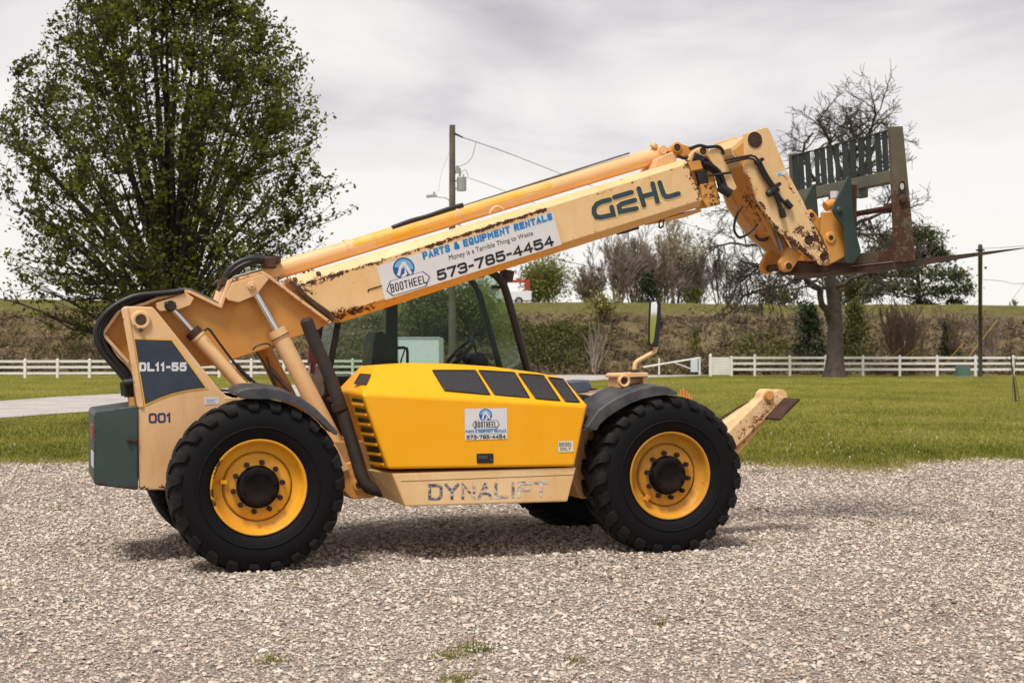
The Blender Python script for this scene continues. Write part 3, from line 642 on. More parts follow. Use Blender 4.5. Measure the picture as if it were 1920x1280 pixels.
def pine():
    rg = np.random.default_rng(77); Y = 134; b = AT(1722, 590, Y); b.z = crest(b.x)-.1; root = empty('pine_tree', b)
    tag(root, 'open crowned evergreen pine behind the fork carriage and the lifted forks', 'tree'); T = Tubes(); C = []; s = Y/F
    pads = [(1672, 452, 30, 22), (1705, 436, 34, 20), (1735, 446, 34, 22), (1752, 470, 26, 18), (1650, 475, 26, 20), (1690, 470, 30, 18), (1728, 482, 26, 14), (1775, 482, 22, 14), (1660, 505, 30, 18), (1700, 510, 30, 16), (1745, 515, 34, 16), (1785, 520, 24, 18), (1800, 545, 20, 14), (1760, 545, 34, 16), (1710, 545, 34, 16), (1665, 540, 28, 16), (1640, 520, 20, 16), (1630, 550, 24, 14), (1735, 565, 30, 10), (1790, 565, 22, 10)]
    T.add([(0, 0, -.3), (.05, 0, 2), (-.1, 0, 4), (0, 0, 7)], [.28, .22, .16, .05], 7)
    for px, py, w_, h_ in pads:
        q = np.array(AT(px, py, Y))-np.array(b); q[1] += rg.uniform(-2, 2)
        T.add([np.array([0, 0, max(.5, q[2]*.72)]), q*np.array([.5, .5, 1])-np.array([0, 0, .25]), q], [.09, .05, .02], 4)
        n = int(w_*h_*1.45); c = rg.normal(0, .46, (n, 3))*np.array([w_*s, w_*s*.9, h_*s]); C.append(q+c)
        for _ in range(3):
            T.add([q, q+rg.normal(0, .5, 3)*np.array([w_*s, w_*s, h_*s])], [.025, .015], 3)
    T.build('trunk', mBark, root); C = np.concatenate(C); V, Fq = leaves(C, .27, rg, .5)
    npmesh('crown', V, Fq, mPine, root, attr=np.clip(rg.normal(.45, .22, len(C)), 0, 1))
pine()
# ground cover of the bank: dry stalks and green scrub that nobody could count
def cover(n, rg, fn, size, tall, m, name, label, t0):
    C = []; S = []
    for _ in range(n):
        px, v = fn(rg); t = min(max(v, .02), .97); Y = 102.5+21.5*t; X = (px-960)/F*Y; z = bankz(X, Y)
        k = rg.integers(14, 34); r_ = rg.uniform(.35, 1.0)
        C.append(np.array([X, Y, z+.12*tall])+np.abs(rg.normal(0, 1, (k, 3)))*np.array([0, 0, .42*tall])+rg.normal(0, 1, (k, 3))*np.array([r_*.6, r_*.35, .05])); S.append(np.full(k, rg.normal(t0, .15)+.22*math.sin(X*.33+2*math.sin(Y*.4))*math.sin(Y*.55+X*.12)+.18*(t-.4)))
    C = np.concatenate(C); S = np.concatenate(S); V, Fq = leaves(C, size, rg, .4)
    tag(npmesh(name, V, Fq, m, attr=np.clip(S+rg.normal(0, .13, len(C)), 0, 1)), label, 'undergrowth', kind='stuff')
rg = np.random.default_rng(91)
cover(2600, rg, lambda r: (r.uniform(-60, 1980), .02+.72*r.random()**1.35), .25, .42, mDry, 'dry_undergrowth', 'brown dry stalks and dead grass over the embankment slope', .42)
def gfn(r):
    q = r.random()
    if q < .34: return (r.uniform(960, 1120), r.uniform(.10, .58))
    if q < .44: return (r.uniform(1380, 1500), r.uniform(.1, .5))
    if q < .54: return (r.uniform(120, 420), r.uniform(0, .5))
    if q < .72: return (r.uniform(630, 960), r.uniform(0, .7))
    return (r.uniform(-40, 1960), .6*r.random()**1.5)
cover(1000, rg, gfn, .25, .72, mScrub, 'green_undergrowth', 'patches of green honeysuckle scrub on the embankment slope', .45)

# ------------------------------------------------------------------ fences, gate, poles, far vehicles
mWhite = mat('white_vinyl', (.85, .83, .80), .5, var=.16, vscale=1.5)
mPole = mat('weathered_pole', (.17, .135, .11), .9, var=.45, vscale=2, bump=.4, bscale=12)
mGalv = mat('galvanised', (.42, .43, .45), .45, .5, var=.2, vscale=3)
mWire = mat('wire', (.10, .10, .11), .6)
mBlack = mat('black_rubber', (.016, .016, .017), .6, var=.3, vscale=10)
mDarkMetal = mat('dark_metal', (.03, .029, .03), .5, .3, var=.3, vscale=9)
def fence(pts, heights, label, rail_z, post_w=.15):
    root = empty('white_fence', pts[0]); tag(root, label, 'fence', 'white rail fences'); o = Vector(pts[0])
    for i, (p, h) in enumerate(zip(pts, heights)):
        q = Vector(p)-o; m = MB(); m.box(q.x-post_w/2, q.x+post_w/2, q.y-post_w/2, q.y+post_w/2, q.z-.1, q.z+h)
        m.loft([(q.x+a*post_w*.62, q.y+b*post_w*.62, q.z+h) for a, b in ((-1, -1), (1, -1), (1, 1), (-1, 1))], [(q.x+a*.01, q.y+b*.01, q.z+h+.09) for a, b in ((-1, -1), (1, -1), (1, 1), (-1, 1))])
        m.build('post', mWhite, root)
    for rz in rail_z:
        m = MB()
        for a, b in zip(pts, pts[1:]):
            a = Vector(a)-o; b = Vector(b)-o; m.bar(a+Vector((0, 0, rz)), b+Vector((0, 0, rz)), .05, .15)
        m.build('rail', mWhite, root)
# left fence
pl = []
for px in [-74, -13, 47, 108, 168, 229, 290, 350, 411, 471, 532, 592, 661, 722, 783]:
    Y = 88+5*(px+74)/850; pl.append(Vector(((px-960)/F*Y, Y, zt(Y))))
fence(pl, [1.12]*len(pl), 'white three rail fence on the left, running behind the pear tree and the cab', (.30, .68, 1.04))
# right fence
pr = []
for px in (1371.5, 1415, 1481, 1548, 1618, 1687, 1757, 1829, 1900, 1970):
    Y = 97.; pr.append(Vector(((px-960)/F*Y, Y, zt(Y))))
fence(pr, [1.3, 1.42]+[1.34]*8, 'white three rail fence on the right, passing behind the bare oak', (.46, .86, 1.25))
# boarded end panel
a = Vector(((1332-960)/F*97, 97, zt(97))); root = empty('boarded_fence_panel', a); tag(root, 'solid white boarded panel at the left end of the right fence', 'fence panel')
m = MB(); m.box(-.09, .09, -.09, .09, -.1, 1.42); m.loft([(-.1, -.1, 1.42), (.1, -.1, 1.42), (.1, .1, 1.42), (-.1, .1, 1.42)], [(-.02, -.02, 1.54), (.02, -.02, 1.54), (.02, .02, 1.54), (-.02, .02, 1.54)]); m.build('post', mWhite, root)
m = MB()
for k in range(7): m.box(.1, 1.34, -.025, .025, .10+k*.172, .10+k*.172+.155)
m.build('board_panel', mWhite, root)
# pipe barrier
Yb = 93.; base = AT(1236, 698, Yb); base.z = zt(Yb); root = empty('pipe_barrier', base); tag(root, 'slanted white pipe barrier with a sign board across the lane', 'barrier')
def rel(px, py, Y=Yb): return AT(px, py, Y)-base
m = MB(); m.cyl(rel(1236, 702), rel(1236, 671), .055, k=8); m.build('post', mWhite, root)
m = MB(); m.cyl(rel(1312, 703), rel(1312, 669), .07, k=8); m.build('post', mWhite, root)
m = MB(); m.cyl(rel(1204, 688.5), rel(1311, 671), .06, k=8); m.cyl(rel(1262, 679), rel(1316, 699), .035, k=8); m.build('boom_pipe', mWhite, root)
m = MB(); q = rel(1295, 673); q2 = rel(1308, 697); m.box(q.x, q2.x, q.y-.08, q.y-.05, q2.z, q.z); m.build('sign_board', mat('pale_sign', (.62, .70, .76), .5), root)
m = MB(); m.cyl(rel(1199, 689.5), rel(1206, 688), .09, k=8); m.build('end_cap', mat('rust_red', (.25, .06, .04), .7), root)
# utility pole in the middle
Yp = 60.; base = AT(848, 700, Yp); base.z = zt(Yp); root = empty('utility_pole', base); tag(root, 'weathered wooden utility pole with transformer and lamp rising behind the boom', 'utility pole')
def rel(px, py, Y=Yp): return AT(px, py, Y)-base
m = MB(); m.tube([(0, 0, -.2), (0, 0, 4), rel(848, 235)], [.17, .15, .125], 14); m.build('pole', mPole, root)
m = MB(); t0 = rel(865.5, 358); t1 = rel(865.5, 334); m.cyl(t0, t1, .20, k=18); m.cyl(t1, t1+Vector((0, 0, .05)), .21, .16, 18); m.cyl(t0+Vector((0, 0, .35)), t0+Vector((0, 0, .40)), .206, k=18); m.cyl(t1+Vector((-.06, 0, 0)), t1+Vector((-.06, 0, .2)), .035, k=8); m.cyl(t1+Vector((.08, 0, 0)), t1+Vector((.08, 0, .17)), .03, k=8); m.bar(t0+Vector((-.38, 0, .1)), t0+Vector((0, 0, .1)), .06, .06); m.bar(t0+Vector((-.38, 0, .42)), t0+Vector((0, 0, .42)), .06, .06)
m.build('transformer', mGalv, root)
m = MB(); q = rel(858, 318); m.cyl(q-Vector((0, 0, .16)), q+Vector((0, 0, .16)), .1, .07, 12); m.cyl(q+Vector((.1, 0, -.2)), q+Vector((.1, 0, .05)), .04, k=8); m.build('cutout_switch', mGalv, root)
m = MB(); m.tube([rel(846, 388), rel(843, 377), rel(834, 371), rel(818, 369)], .022, 8, sub=4); m.build('lamp_arm', mGalv, root)
m = MB(); a = rel(799, 367.5); b = rel(819, 367); m.loft([a+Vector((0, -.1, -.07)), a+Vector((0, .1, -.07)), a+Vector((.02, .08, .05)), a+Vector((.02, -.08, .05))], [b+Vector((0, -.08, -.05)), b+Vector((0, .08, -.05)), b+Vector((0, .06, .06)), b+Vector((0, -.06, .06))]); q = rel(814, 363); m.cyl(q-Vector((0, 0, .03)), q+Vector((0, 0, .07)), .045, k=8); m.build('lamp_head', mat('lamp_grey', (.30, .31, .33), .5), root, .02)
m = MB(); m.cyl(rel(851, 250), rel(868, 258), .05, .03, 8); m.build('insulator', mDarkMetal, root)
m = MB(); m.tube([rel(892, 268), rel(886, 292), rel(876, 305), rel(862, 312)], .012, 5, sub=4); m.tube([rel(860, 330), rel(872, 318), rel(878, 330)], .012, 5, sub=4); m.tube([rel(843, 285), rel(832, 312), rel(826, 330), rel(822, 360)], .006, 4, sub=4); m.build('jumper_wire', mWire, root)
def wire(pts, r, label):
    m = MB(); m.tube(pts, r, 5, sub=6); o = m.build('overhead_wire', mWire); tag(o, label, 'wire', 'overhead wires')
wire([AT(868, 258, 60), AT(960, 290, 70), AT(1100, 345, 85), AT(1330, 433, 100), AT(1700, 520, 130)], .017, 'thick dark wire running from the top of the wooden pole down to the right')
wire([AT(874, 332, 60), AT(930, 352, 66), AT(1010, 384, 75), AT(1150, 430, 90)], .012, 'thin wire leaving the transformer towards the boom')
wire([AT(856, 420, 60), AT(950, 460, 64), AT(1030, 482, 68), AT(1150, 509, 78), AT(1280, 533, 92), AT(1400, 548, 105), AT(1560, 556, 120)], .018, 'sagging wire passing under the boom in front of the grey leafless trees')
# far pole on the right with guys
Yp = 95.; base = AT(1838, 705, Yp); base.z = zt(Yp); root = empty('utility_pole', base); tag(root, 'thin dark utility pole far right, crossed by the raised fork tip', 'utility pole')
m = MB(); m.tube([(0, 0, -.2), (0, 0, 4), rel(1838, 462)], [.14, .13, .10], 10); m.build('pole', mat('dark_pole', (.075, .062, .055), .9), root)
m = MB(); m.cyl(rel(1830, 469), rel(1846, 469), .04, k=6); m.cyl(rel(1846, 502), rel(1850, 502), .05, k=6); m.build('insulator', mDarkMetal, root)
wire([AT(1838, 466, 95), AT(1872, 464.5, 90), AT(1960, 458, 80)], .014, 'faint wire leaving the top of the far right pole')
wire([AT(1838, 524, 95), AT(1880, 527, 93), AT(1905, 532, 91), AT(1960, 526, 88)], .014, 'faint lower wire right of the far pole, over the bank')
mGuy = mat('yellow_guard', (.62, .42, .05), .5)
for (x0, y0, x1, y1, x2, y2, lab) in ((1669, 671, 1689, 654, 1838, 530, 'leftmost of the yellow guarded guy wires behind the right fence'), (1696, 669, 1720, 650, 1838, 560, 'second yellow guarded guy wire from the left behind the right fence'), (1766, 688, 1808, 641, 1838, 607, 'yellow guarded guy wire just left of the far pole and over the green box'), (1808, 679, 1870, 600, 1925, 525, 'guy wire slanting across the far pole to the upper right')):
    m = MB(); a = AT(x0, y0, 99); b = AT(x1, y1, 98); c = AT(x2, y2, 95.5); root = empty('guy_wire', a); tag(root, lab, 'guy wire', 'guy wires'); m.cyl((0, 0, 0), b-a, .022, k=6); m.build('guard', mGuy, root)
    m = MB(); m.cyl(b-a, c-a, .010, k=5); m.build('cable', mWire, root)
# green service box
b = AT(1805.5, 705, 94); b.z = zt(94); m = MB(); m.prism([(-.41, 0), (.41, 0), (.41, .60), (.34, .74), (-.34, .74), (-.41, .60)], -.3, .3); m.box(-.36, .36, -.315, -.3, .05, .55); root = empty('service_box', b); tag(root, 'squat green electrical service box in front of the right fence', 'utility box'); m.build('cabinet', mat('box_green', (.085, .16, .125), .5, var=.2), root, .03); m = MB(); m.box(-.5, .5, -.38, .38, -.1, .04); m.build('base', mGalv, root)
# sapling with stake at the far right
b = G(1905, 753); rg = np.random.default_rng(12); root = empty('young_sapling', b); tag(root, 'thin leafless sapling tied to stakes on the lawn at the right edge', 'sapling'); T = Tubes(); tips = []; s = b.y/F
T.add([(0, 0, -.05), (-.06, 0, .6), (-.12, 0, 1.1), (-.2, 0, 1.75)], [.035, .028, .012], 6)
for k in range(7): grow(T, tips, np.array([-.08-.012*k, 0, .8+.13*k]), unit(np.array([rg.normal(0, .6), rg.normal(0, .4), .8])), .5, .012, 1, 2, rg, [0, 3], .5, .1, .15, (.4, .7), 4, .005)
T.build('trunk', mBark, root)
for k, (x0, x1) in enumerate(((.17, -.05), (-.16, -.11))):
    m = MB(); m.cyl((x0, .1-.2*k, -.05), (x1, 0, 1.05), .016, k=6); m.build('stake', mPole, root)
# white cargo trailer seen through the cab
Yt = 76.; b = AT(785, 700, Yt); b.z = zt(Yt); s = Yt/F; root = empty('cargo_trailer', b); tag(root, 'white box cargo trailer parked beyond the machine, seen through the cab glass', 'trailer')
hw = 40*s; top = H+40*s-b.z
m = MB(); m.box(-hw, hw, 0, 4, .45, top); m.build('body', mat('trailer_white', (.70, .72, .72), .5, var=.1), root, .05)
m = MB(); m.bar((-hw, -.012, top-.06), (hw, -.012, top-.06), .03, .08); m.bar((-hw, -.012, .5), (hw, -.012, .5), .03, .1); m.bar((-hw+.04, -.012, .55), (-hw+.04, -.012, top-.1), .03, .06, up=(0, 1, 0)); m.bar((hw-.04, -.012, .55), (hw-.04, -.012, top-.1), .03, .06, up=(0, 1, 0)); m.build('trim', mGalv, root)
for x in (-hw+.2, hw-.2):
    m = MB(); m.cyl((x-.1, 2.2, .33), (x+.1, 2.2, .33), .33, k=20); m.build('wheel', mBlack, root)
# utility truck on the highway
Yv = 131.; b = AT(975, 566, Yv); b.z = crest(b.x)-.0035*7+.03; root = empty('utility_truck', b); tag(root, 'white utility truck with a red ladder rack driving along the top of the bank', 'truck'); s = Yv/F
def bx(px): return (px-975)*s
mTruck = mat('truck_white', (.80, .80, .80), .35); mRed = mat('rack_red', (.42, .045, .03), .5)
z1 = 1.30; 
m = MB(); m.prism([(bx(949), .42), (bx(996), .42), (bx(997), z1), (bx(949), z1)], 0, 2.0); m.build('service_body', mTruck, root, .04)
m = MB(); m.prism([(bx(888), .45), (bx(949), .45), (bx(949), 1.15), (bx(944), 1.25), (bx(938), 1.95), (bx(920), 2.0), (bx(911), 1.28), (bx(889), 1.08)], .08, 1.92); m.build('cab', mTruck, root, .05)
m = MB(); m.prism([(bx(914), 1.30), (bx(936), 1.30), (bx(934), 1.85), (bx(921), 1.88)], .065, .075); m.build('window', mat('dark_glass', (.02, .025, .03), .15), root)
m = MB(); zt_ = 2.25
for y in (.06, 1.94):
    m.bar((bx(945), y, zt_), (bx(994), y, zt_), .07, .16)
    for x in (bx(947), bx(985), bx(992)): m.bar((x, y, z1), (x, y, zt_), .07, .07 if x < bx(990) else .12, up=(0, 1, 0))
m.bar((bx(988), .06, 1.75), (bx(988), 1.94, 1.75), .3, .5); m.bar((bx(947), .06, zt_), (bx(947), 1.94, zt_), .07, .07); m.build('ladder_rack', mRed, root)
for x in (bx(904), bx(973)):
    m = MB(); m.cyl((x, -.03, .38), (x, .25, .38), .38, k=20); m.cyl((x, -.04, .38), (x, -.03, .38), .2, k=14, m=1); m.build('wheel', [mBlack, mGalv], root)
m = MB(); m.box(bx(995), bx(999), .1, 1.9, .42, .62); m.build('bumper', mDarkMetal, root)

# ------------------------------------------------------------------ THE TELEHANDLER
TH = empty('telehandler', (O_[0], O_[1], 0), A_)
tag(TH, 'weathered cream and yellow telescopic forklift with its boom raised, standing on the gravel', 'telehandler')
CN = .93; CF = 1.57                                  # near and far sides of the boom
CREAM = (.74, .45, .18); FADED = (.82, .58, .31); ORANGE = (.62, .27, .045); ORANGE2 = (.68, .34, .09)
YEL = (.92, .40, .0)
def sg(a, b, c, r, s): return (P(*a, c), P(*b, c), r, s)
mCream = wornpaint('cream_paint', (.73, .425, .185), (.78, .50, .26), [sg((228, 580), (258, 765), .68, .03, .75), sg((262, 914), (360, 914), .68, .04, .7), sg((430, 527), (492, 511), .90, .05, .6), sg((505, 522), (615, 603), .90, .04, .65)], .5, .7, stain=.45)
mBoom = wornpaint('boom_paint', CREAM, FADED, [sg((1050, 430), (1300, 340), CN, .3, .12), 
    sg((548, 540), (640, 512), CN, .09, .85), sg((640, 512), (720, 488), CN, .05, .75), sg((720, 488), (800, 463), CN, .045, .75), sg((800, 463), (1023, 393), CN, .045, .98),
    sg((560, 545), (612, 598), CN, .09, 1.0), sg((618, 598), (672, 583), CN, .12, 1.05), sg((575, 545), (585, 550), CN, .06, .8),
    sg((700, 572), (705, 570), CN, .06, .7), sg((735, 560), (765, 552), CN, .05, .9), sg((1150, 430), (1200, 416), CN, .09, .55), sg((1020, 470), (1310, 380), CN, .06, .55), sg((1120, 365), (1285, 312), CN, .05, .5), sg((720, 565), (1020, 470), CN-.0, .035, .6),
    sg((1288, 310), (1318, 374), CN, .10, .75), sg((640, 490), (760, 452), CN+.06, .07, .5)], .48, .5, stain=.22)
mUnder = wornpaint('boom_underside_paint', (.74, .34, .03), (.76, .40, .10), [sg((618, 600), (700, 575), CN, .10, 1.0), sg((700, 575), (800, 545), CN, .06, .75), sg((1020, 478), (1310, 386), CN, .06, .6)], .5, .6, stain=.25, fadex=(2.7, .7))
mHead = wornpaint('boom_head_paint', CREAM, FADED, [
    sg((1500, 430), (1553, 488), CN, .20, .74), sg((1528, 440), (1556, 485), CN, .09, .95), sg((1520, 400), (1535, 450), CN, .14, .66), sg((1440, 410), (1480, 447), CN, .07, .85), sg((1480, 447), (1530, 492), CN, .09, .95),
    sg((1397, 322), (1440, 408), CN, .06, .7), sg((1412, 262), (1418, 262), CN, .10, 1.05), sg((1470, 330), (1520, 415), CN, .06, .55), sg((1455, 290), (1510, 420), CN, .12, .3)], .5, .6, stain=.2)
mOrange = wornpaint('orange_paint_and_shade', ORANGE, ORANGE2, [], .5, .2, stain=.3, undercoat=(.3, .1, .03))  # orange parts, and the gooseneck's recess shade put into the colour
mOrangeRust = wornpaint('rusty_orange_paint', ORANGE, ORANGE2, [sg((1420, 375), (1480, 450), 1.2, .42, .85), (P(1405, 330, 1.2), P(1415, 350, 1.2), .35, .55), sg((1290, 300), (1350, 390), CN, .35, .65), sg((1480, 440), (1570, 500), CN, .4, .45)], .55, .6)
mCyl = wornpaint('cylinder_paint', (.76, .45, .20), (.80, .51, .25), [sg((640, 487), (660, 480), 1.1, .1, .4), sg((1200, 315), (1240, 300), 1.1, .08, .6)], .42, .4, stain=.15)
mYelPatch = mat('yellow_overspray', (.84, .40, .01), .45, col2=(.80, .48, .16), vscale=7)
mHood = wornpaint('hood_yellow', YEL, (.90, .415, .012), [], .42, .0, stain=.13, undercoat=(.62, .27, .01)); mHood.node_tree.nodes['Principled BSDF'].inputs['Specular IOR Level'].default_value = .3
mRim = wornpaint('rim_yellow', (.80, .38, .008), (.70, .31, .02), [(Vector((-.30, .04, .20)), Vector((-.355, .04, -.12)), .07, .9), (Vector((.2, .1, -.25)), Vector((.3, .05, -.1)), .08, .35)], .48, 1.0, stain=.45)
mNavy = mat('navy_decal', (.018, .028, .050), .35, col2=(.035, .048, .070), vscale=3)
mDecW = mat('white_decal', (.70, .70, .71), .4, var=.06, vscale=4); mDecB = mat('black_lettering', (.012, .012, .014), .45)
mDecBlue = mat('blue_lettering', (.012, .21, .52), .45); mDecNavy = mat('navy_lettering', (.02, .025, .13), .45); mDecMid = mat('deep_blue_print', (.012, .085, .33), .4)
mDecSky = mat('pale_blue_print', (.16, .42, .66), .4)
mGehl = mat('slate_lettering', (.030, .062, .085), .5, var=.3, vscale=20); mPaleY = mat('pale_yellow_outline', (.80, .58, .20), .5)
mGreen = wornpaint('dark_green_paint', (.028, .052, .046), (.042, .068, .059), [sg((178, 772), (257, 761), .66, .05, .6), sg((178, 908), (258, 917), .66, .06, .75), sg((178, 775), (178, 905), .66, .05, .7), sg((1590, 332), (1565, 392), .87, .05, .6)], .5, .2, stain=.2, undercoat=(.06, .06, .05))
mGreenGrey = wornpaint('grey_green_paint', (.105, .110, .080), (.16, .155, .11), [], .55, .8, stain=.5, undercoat=(.25, .16, .09))
mCarr = wornpaint('rusty_green_frame', (.075, .072, .050), (.13, .105, .065), [sg((1690, 400), (1700, 490), .3, .55, .95), sg((1560, 480), (1690, 475), .5, .6, 1.0), sg((1680, 240), (1690, 400), .3, .3, .42)], .7, .8, (.060, .026, .014), .6, undercoat=(.12, .05, .022))
mSlat = wornpaint('slat_green', (.014, .026, .028), (.032, .044, .042), [(Vector((6.1, .2, 3.25)), Vector((6.1, 2.1, 3.25)), .22, .8)], .6, .6, (.05, .024, .014), .4, undercoat=(.09, .045, .025))
mFork = mat('fork_steel', (.038, .028, .024), .65, .2, col2=(.09, .045, .028), vscale=6, bump=.2)
mRustSteel = mat('rusted_steel', (.085, .040, .022), .8, .1, col2=(.035, .018, .012), vscale=9, bump=.4)
mChrome = mat('chrome_rod', (.75, .76, .78), .12, 1.0)
mHose = mat('hose_black', (.012, .012, .014), .42, var=.3, vscale=15)
mPipe = mat('exhaust_black', (.018, .015, .014), .7, col2=(.045, .028, .020), vscale=7, bump=.2)
mSteelPipe = mat('steel_line', (.22, .21, .20), .4, .7, var=.4, vscale=12)
mFender = mat('fender_plastic', (.026, .030, .038), .5, col2=(.085, .084, .084), vscale=5, bump=.15)
mGrille = bpy.data.materials.new('perforated_grille'); mGrille.use_nodes = True
t = mGrille.node_tree; b = t.nodes['Principled BSDF']; vo = N(t, 'ShaderNodeTexVoronoi'); vo.inputs['Scale'].default_value = 62; vo.inputs['Randomness'].default_value = .12
t.links.new(N(t, 'ShaderNodeTexCoord').outputs['Object'], vo.inputs['Vector'])
t.links.new(ramp(t, vo.outputs['Distance'], [(.40, (.004, .004, .004)), (.54, (.045, .045, .05))]), b.inputs['Base Color']); b.inputs['Roughness'].default_value = .5
mTyre = bpy.data.materials.new('tyre_rubber'); mTyre.use_nodes = True
t = mTyre.node_tree; b = t.nodes['Principled BSDF']; oc = N(t, 'ShaderNodeTexCoord').outputs['Object']
dn = noise(t, oc, 5, 6, .7); geo = N(t, 'ShaderNodeVectorMath', operation='LENGTH')
sx = N(t, 'ShaderNodeSeparateXYZ'); t.links.new(oc, sx.inputs[0])
rad = M(t, 'SQRT', M(t, 'ADD', M(t, 'POWER', sx.outputs[0], 2), M(t, 'POWER', sx.outputs[2], 2)))
dust = M(t, 'MULTIPLY', M(t, 'SUBTRACT', rad, .57), 8, clamp=True); dust = M(t, 'MULTIPLY', dust, ramp(t, dn, [(.35, (0, 0, 0)), (.7, (1, 1, 1))]))
t.links.new(mixc(t, dust, (.0030, .0030, .0036), (.046, .044, .041)), b.inputs['Base Color']); b.inputs['Roughness'].default_value = .75; b.inputs['Specular IOR Level'].default_value = .22
bn = N(t, 'ShaderNodeBump'); bn.inputs['Strength'].default_value = .3; bn.inputs['Distance'].default_value = .006; t.links.new(noise(t, oc, 55, 4, .6), bn.inputs['Height']); t.links.new(bn.outputs[0], b.inputs['Normal'])
mGlass = bpy.data.materials.new('tinted_glass'); mGlass.use_nodes = True
t = mGlass.node_tree; t.nodes.remove(t.nodes['Principled BSDF'])
g1 = N(t, 'ShaderNodeBsdfTransparent'); g1.inputs[0].default_value = (.72, .82, .765, 1); g2 = N(t, 'ShaderNodeBsdfGlossy'); g2.inputs['Roughness'].default_value = .02; g2.inputs[0].default_value = (.9, 1, .95, 1)
fr = N(t, 'ShaderNodeFresnel'); fr.inputs[0].default_value = 1.45; mx = N(t, 'ShaderNodeMixShader'); t.links.new(M(t, 'MULTIPLY', fr.outputs[0], .35), mx.inputs[0]); t.links.new(g1.outputs[0], mx.inputs[1]); t.links.new(g2.outputs[0], mx.inputs[2]); t.links.new(mx.outputs[0], t.nodes['Material Output'].inputs[0])

mGlassR = mGlass.copy(); mGlassR.name = 'rear_glass'
for q in mGlassR.node_tree.nodes:
    if q.type == 'MATH' and abs(q.inputs[1].default_value-.35) < 1e-4: q.inputs[1].default_value = .08
# ---- wheels (each: tyre, rim, hub, lug nuts), turned about the local y axis
WR = .672
def wheel_proto():
    root = empty('wheel', (0, 0, 0), 0, TH)
    m = MB(); prof = [(.085, .345), (.055, .362), (.030, .385), (.008, .43), (-.002, .49), (0, .535), (.012, .585), (.040, .630), (.09, .650), (.15, .655), (.225, .656)]
    prof = prof+[(.45-y, r) for y, r in prof[::-1][1:]]; m.lathe(prof, 0, 0, 0, 96)
    m.lathe([(.002, .452), (-.006, .456), (-.006, .462), (.002, .466)], 0, 0, 0, 96)
    NL = 23; path = [(-.004, .588, 0), (-.006, .612, .004), (.006, .644, .012), (.035, .665, .03), (.09, .673, .075), (.15, .675, .125), (.215, .674, .175), (.25, .672, .20)]
    for side in (0, 1):
        for j in range(NL):
            th = 2*math.pi*(j+.5*side)/NL; vs = []; n = len(path)
            for i, (y, r, sk) in enumerate(path):
                wa = .070 if i in (2, 3) else (.058 if i > 3 else .064-.012*(i == 0))
                yi, ri = (y+.05, r-.02) if i < 2 else (y+.03, r-.06)
                if i > 3: yi = y
                for (yy, q, da, inn) in ((y, r, -wa, 0), (y, r, wa, 0), (yi, ri, wa*1.12, 1), (yi, ri, -wa*1.12, 1)):
                    a = th+(sk+da); yv = yy if not side else .45-yy; vs.append((q*math.cos(a), yv, q*math.sin(a)))
            fs = [(i*4+k, i*4+(k+1) % 4, (i+1)*4+(k+1) % 4, (i+1)*4+k) for i in range(n-1) for k in range(4)]+[(0, 1, 2, 3), tuple(range(4*n-4, 4*n))]
            m.add(vs, fs, 0, False)
    m.build('tyre', mTyre, root, .009, 2)
    m = MB(); m.lathe([(.10, .335), (.052, .352), (.040, .368), (.030, .370), (.026, .362), (.034, .350), (.060, .342), (.085, .338), (.112, .318), (.125, .290), (.128, .268), (.136, .262), (.130, .256), (.118, .252), (.112, .245), (.112, .14), (.112, .02)], 0, 0, 0, 72)
    m.lathe([(.16, .335), (.40, .335), (.42, .36)], 0, 0, 0, 48)
    m.lathe([(.1285, .2685), (.1245, .266), (.1285, .2625)], 0, 0, 0, 72, 1)
    # valve bracket
    m.box(-.285, -.235, .075, .115, .03, .06)
    m.build('rim', [mRim, mDarkMetal], root)
    m = MB(); m.lathe([(.12, .150), (.055, .150), (.040, .146), (.035, .135), (.035, .10), (.042, .09), (.040, 0.001)], 0, 0, 0, 32)
    for j in range(8):
        a = 2*math.pi*(j+.3)/8; m.cyl((.118*math.cos(a), .045, .118*math.sin(a)), (.118*math.cos(a), .026, .118*math.sin(a)), .012, k=6)
    m.lathe([(.11, .165), (.095, .165), (.09, .15)], 0, 0, 0, 32); m.build('hub', mat('hub_black', (.005, .0055, .006), .85, spec=.12, col2=(.020, .012, .009), vscale=8), root)
    mNut = mat('nut_dark', (.030, .018, .013), .6, .3, var=.3, vscale=20)
    for j in range(10):
        a = 2*math.pi*(j+.25)/10; x, z = .190*math.cos(a), .190*math.sin(a); m = MB(); m.cyl((0, .112, 0), (0, .072, 0), .021, k=6); m.cyl((0, .074, 0), (0, .055, 0), .013, k=8)
        o = m.build('lug_nut', mNut, root); o.location = (x, 0, z)
    return root
def copy_tree(o, parent):
    c = o.copy(); COL.objects.link(c); c.parent = parent
    for ch in list(o.children): copy_tree(ch, c)
    return c
XF = math.hypot(3.336, 1.12)
mRimDirty = wornpaint('rim_grimy', (.50, .225, .012), (.62, .28, .02), [(Vector((-.2, .1, -.2)), Vector((.1, .1, -.3)), .12, .5)], .55, 1.0, stain=.6)
w0 = wheel_proto()
for i, (x, y, fl, ry) in enumerate(((0, 0, 0, .0), (XF, 0, 0, -.95), (0, 2.50, math.pi, .4), (XF, 2.50, math.pi, .8))):
    o = w0 if i == 0 else copy_tree(w0, TH)
    o.location = (x+(.055 if (x > 1) else .025)*(1 if not fl else 0), y, .664); o.scale = (1.032, 1, 1.032); o.rotation_euler = (0, ry, fl)

for o in [o for o in TH.children if o.name.startswith('wheel') and o.location.x > 1]:
    for c in o.children:
        if c.name.startswith('rim'): c.material_slots[0].link = 'OBJECT'; c.material_slots[0].material = mRimDirty
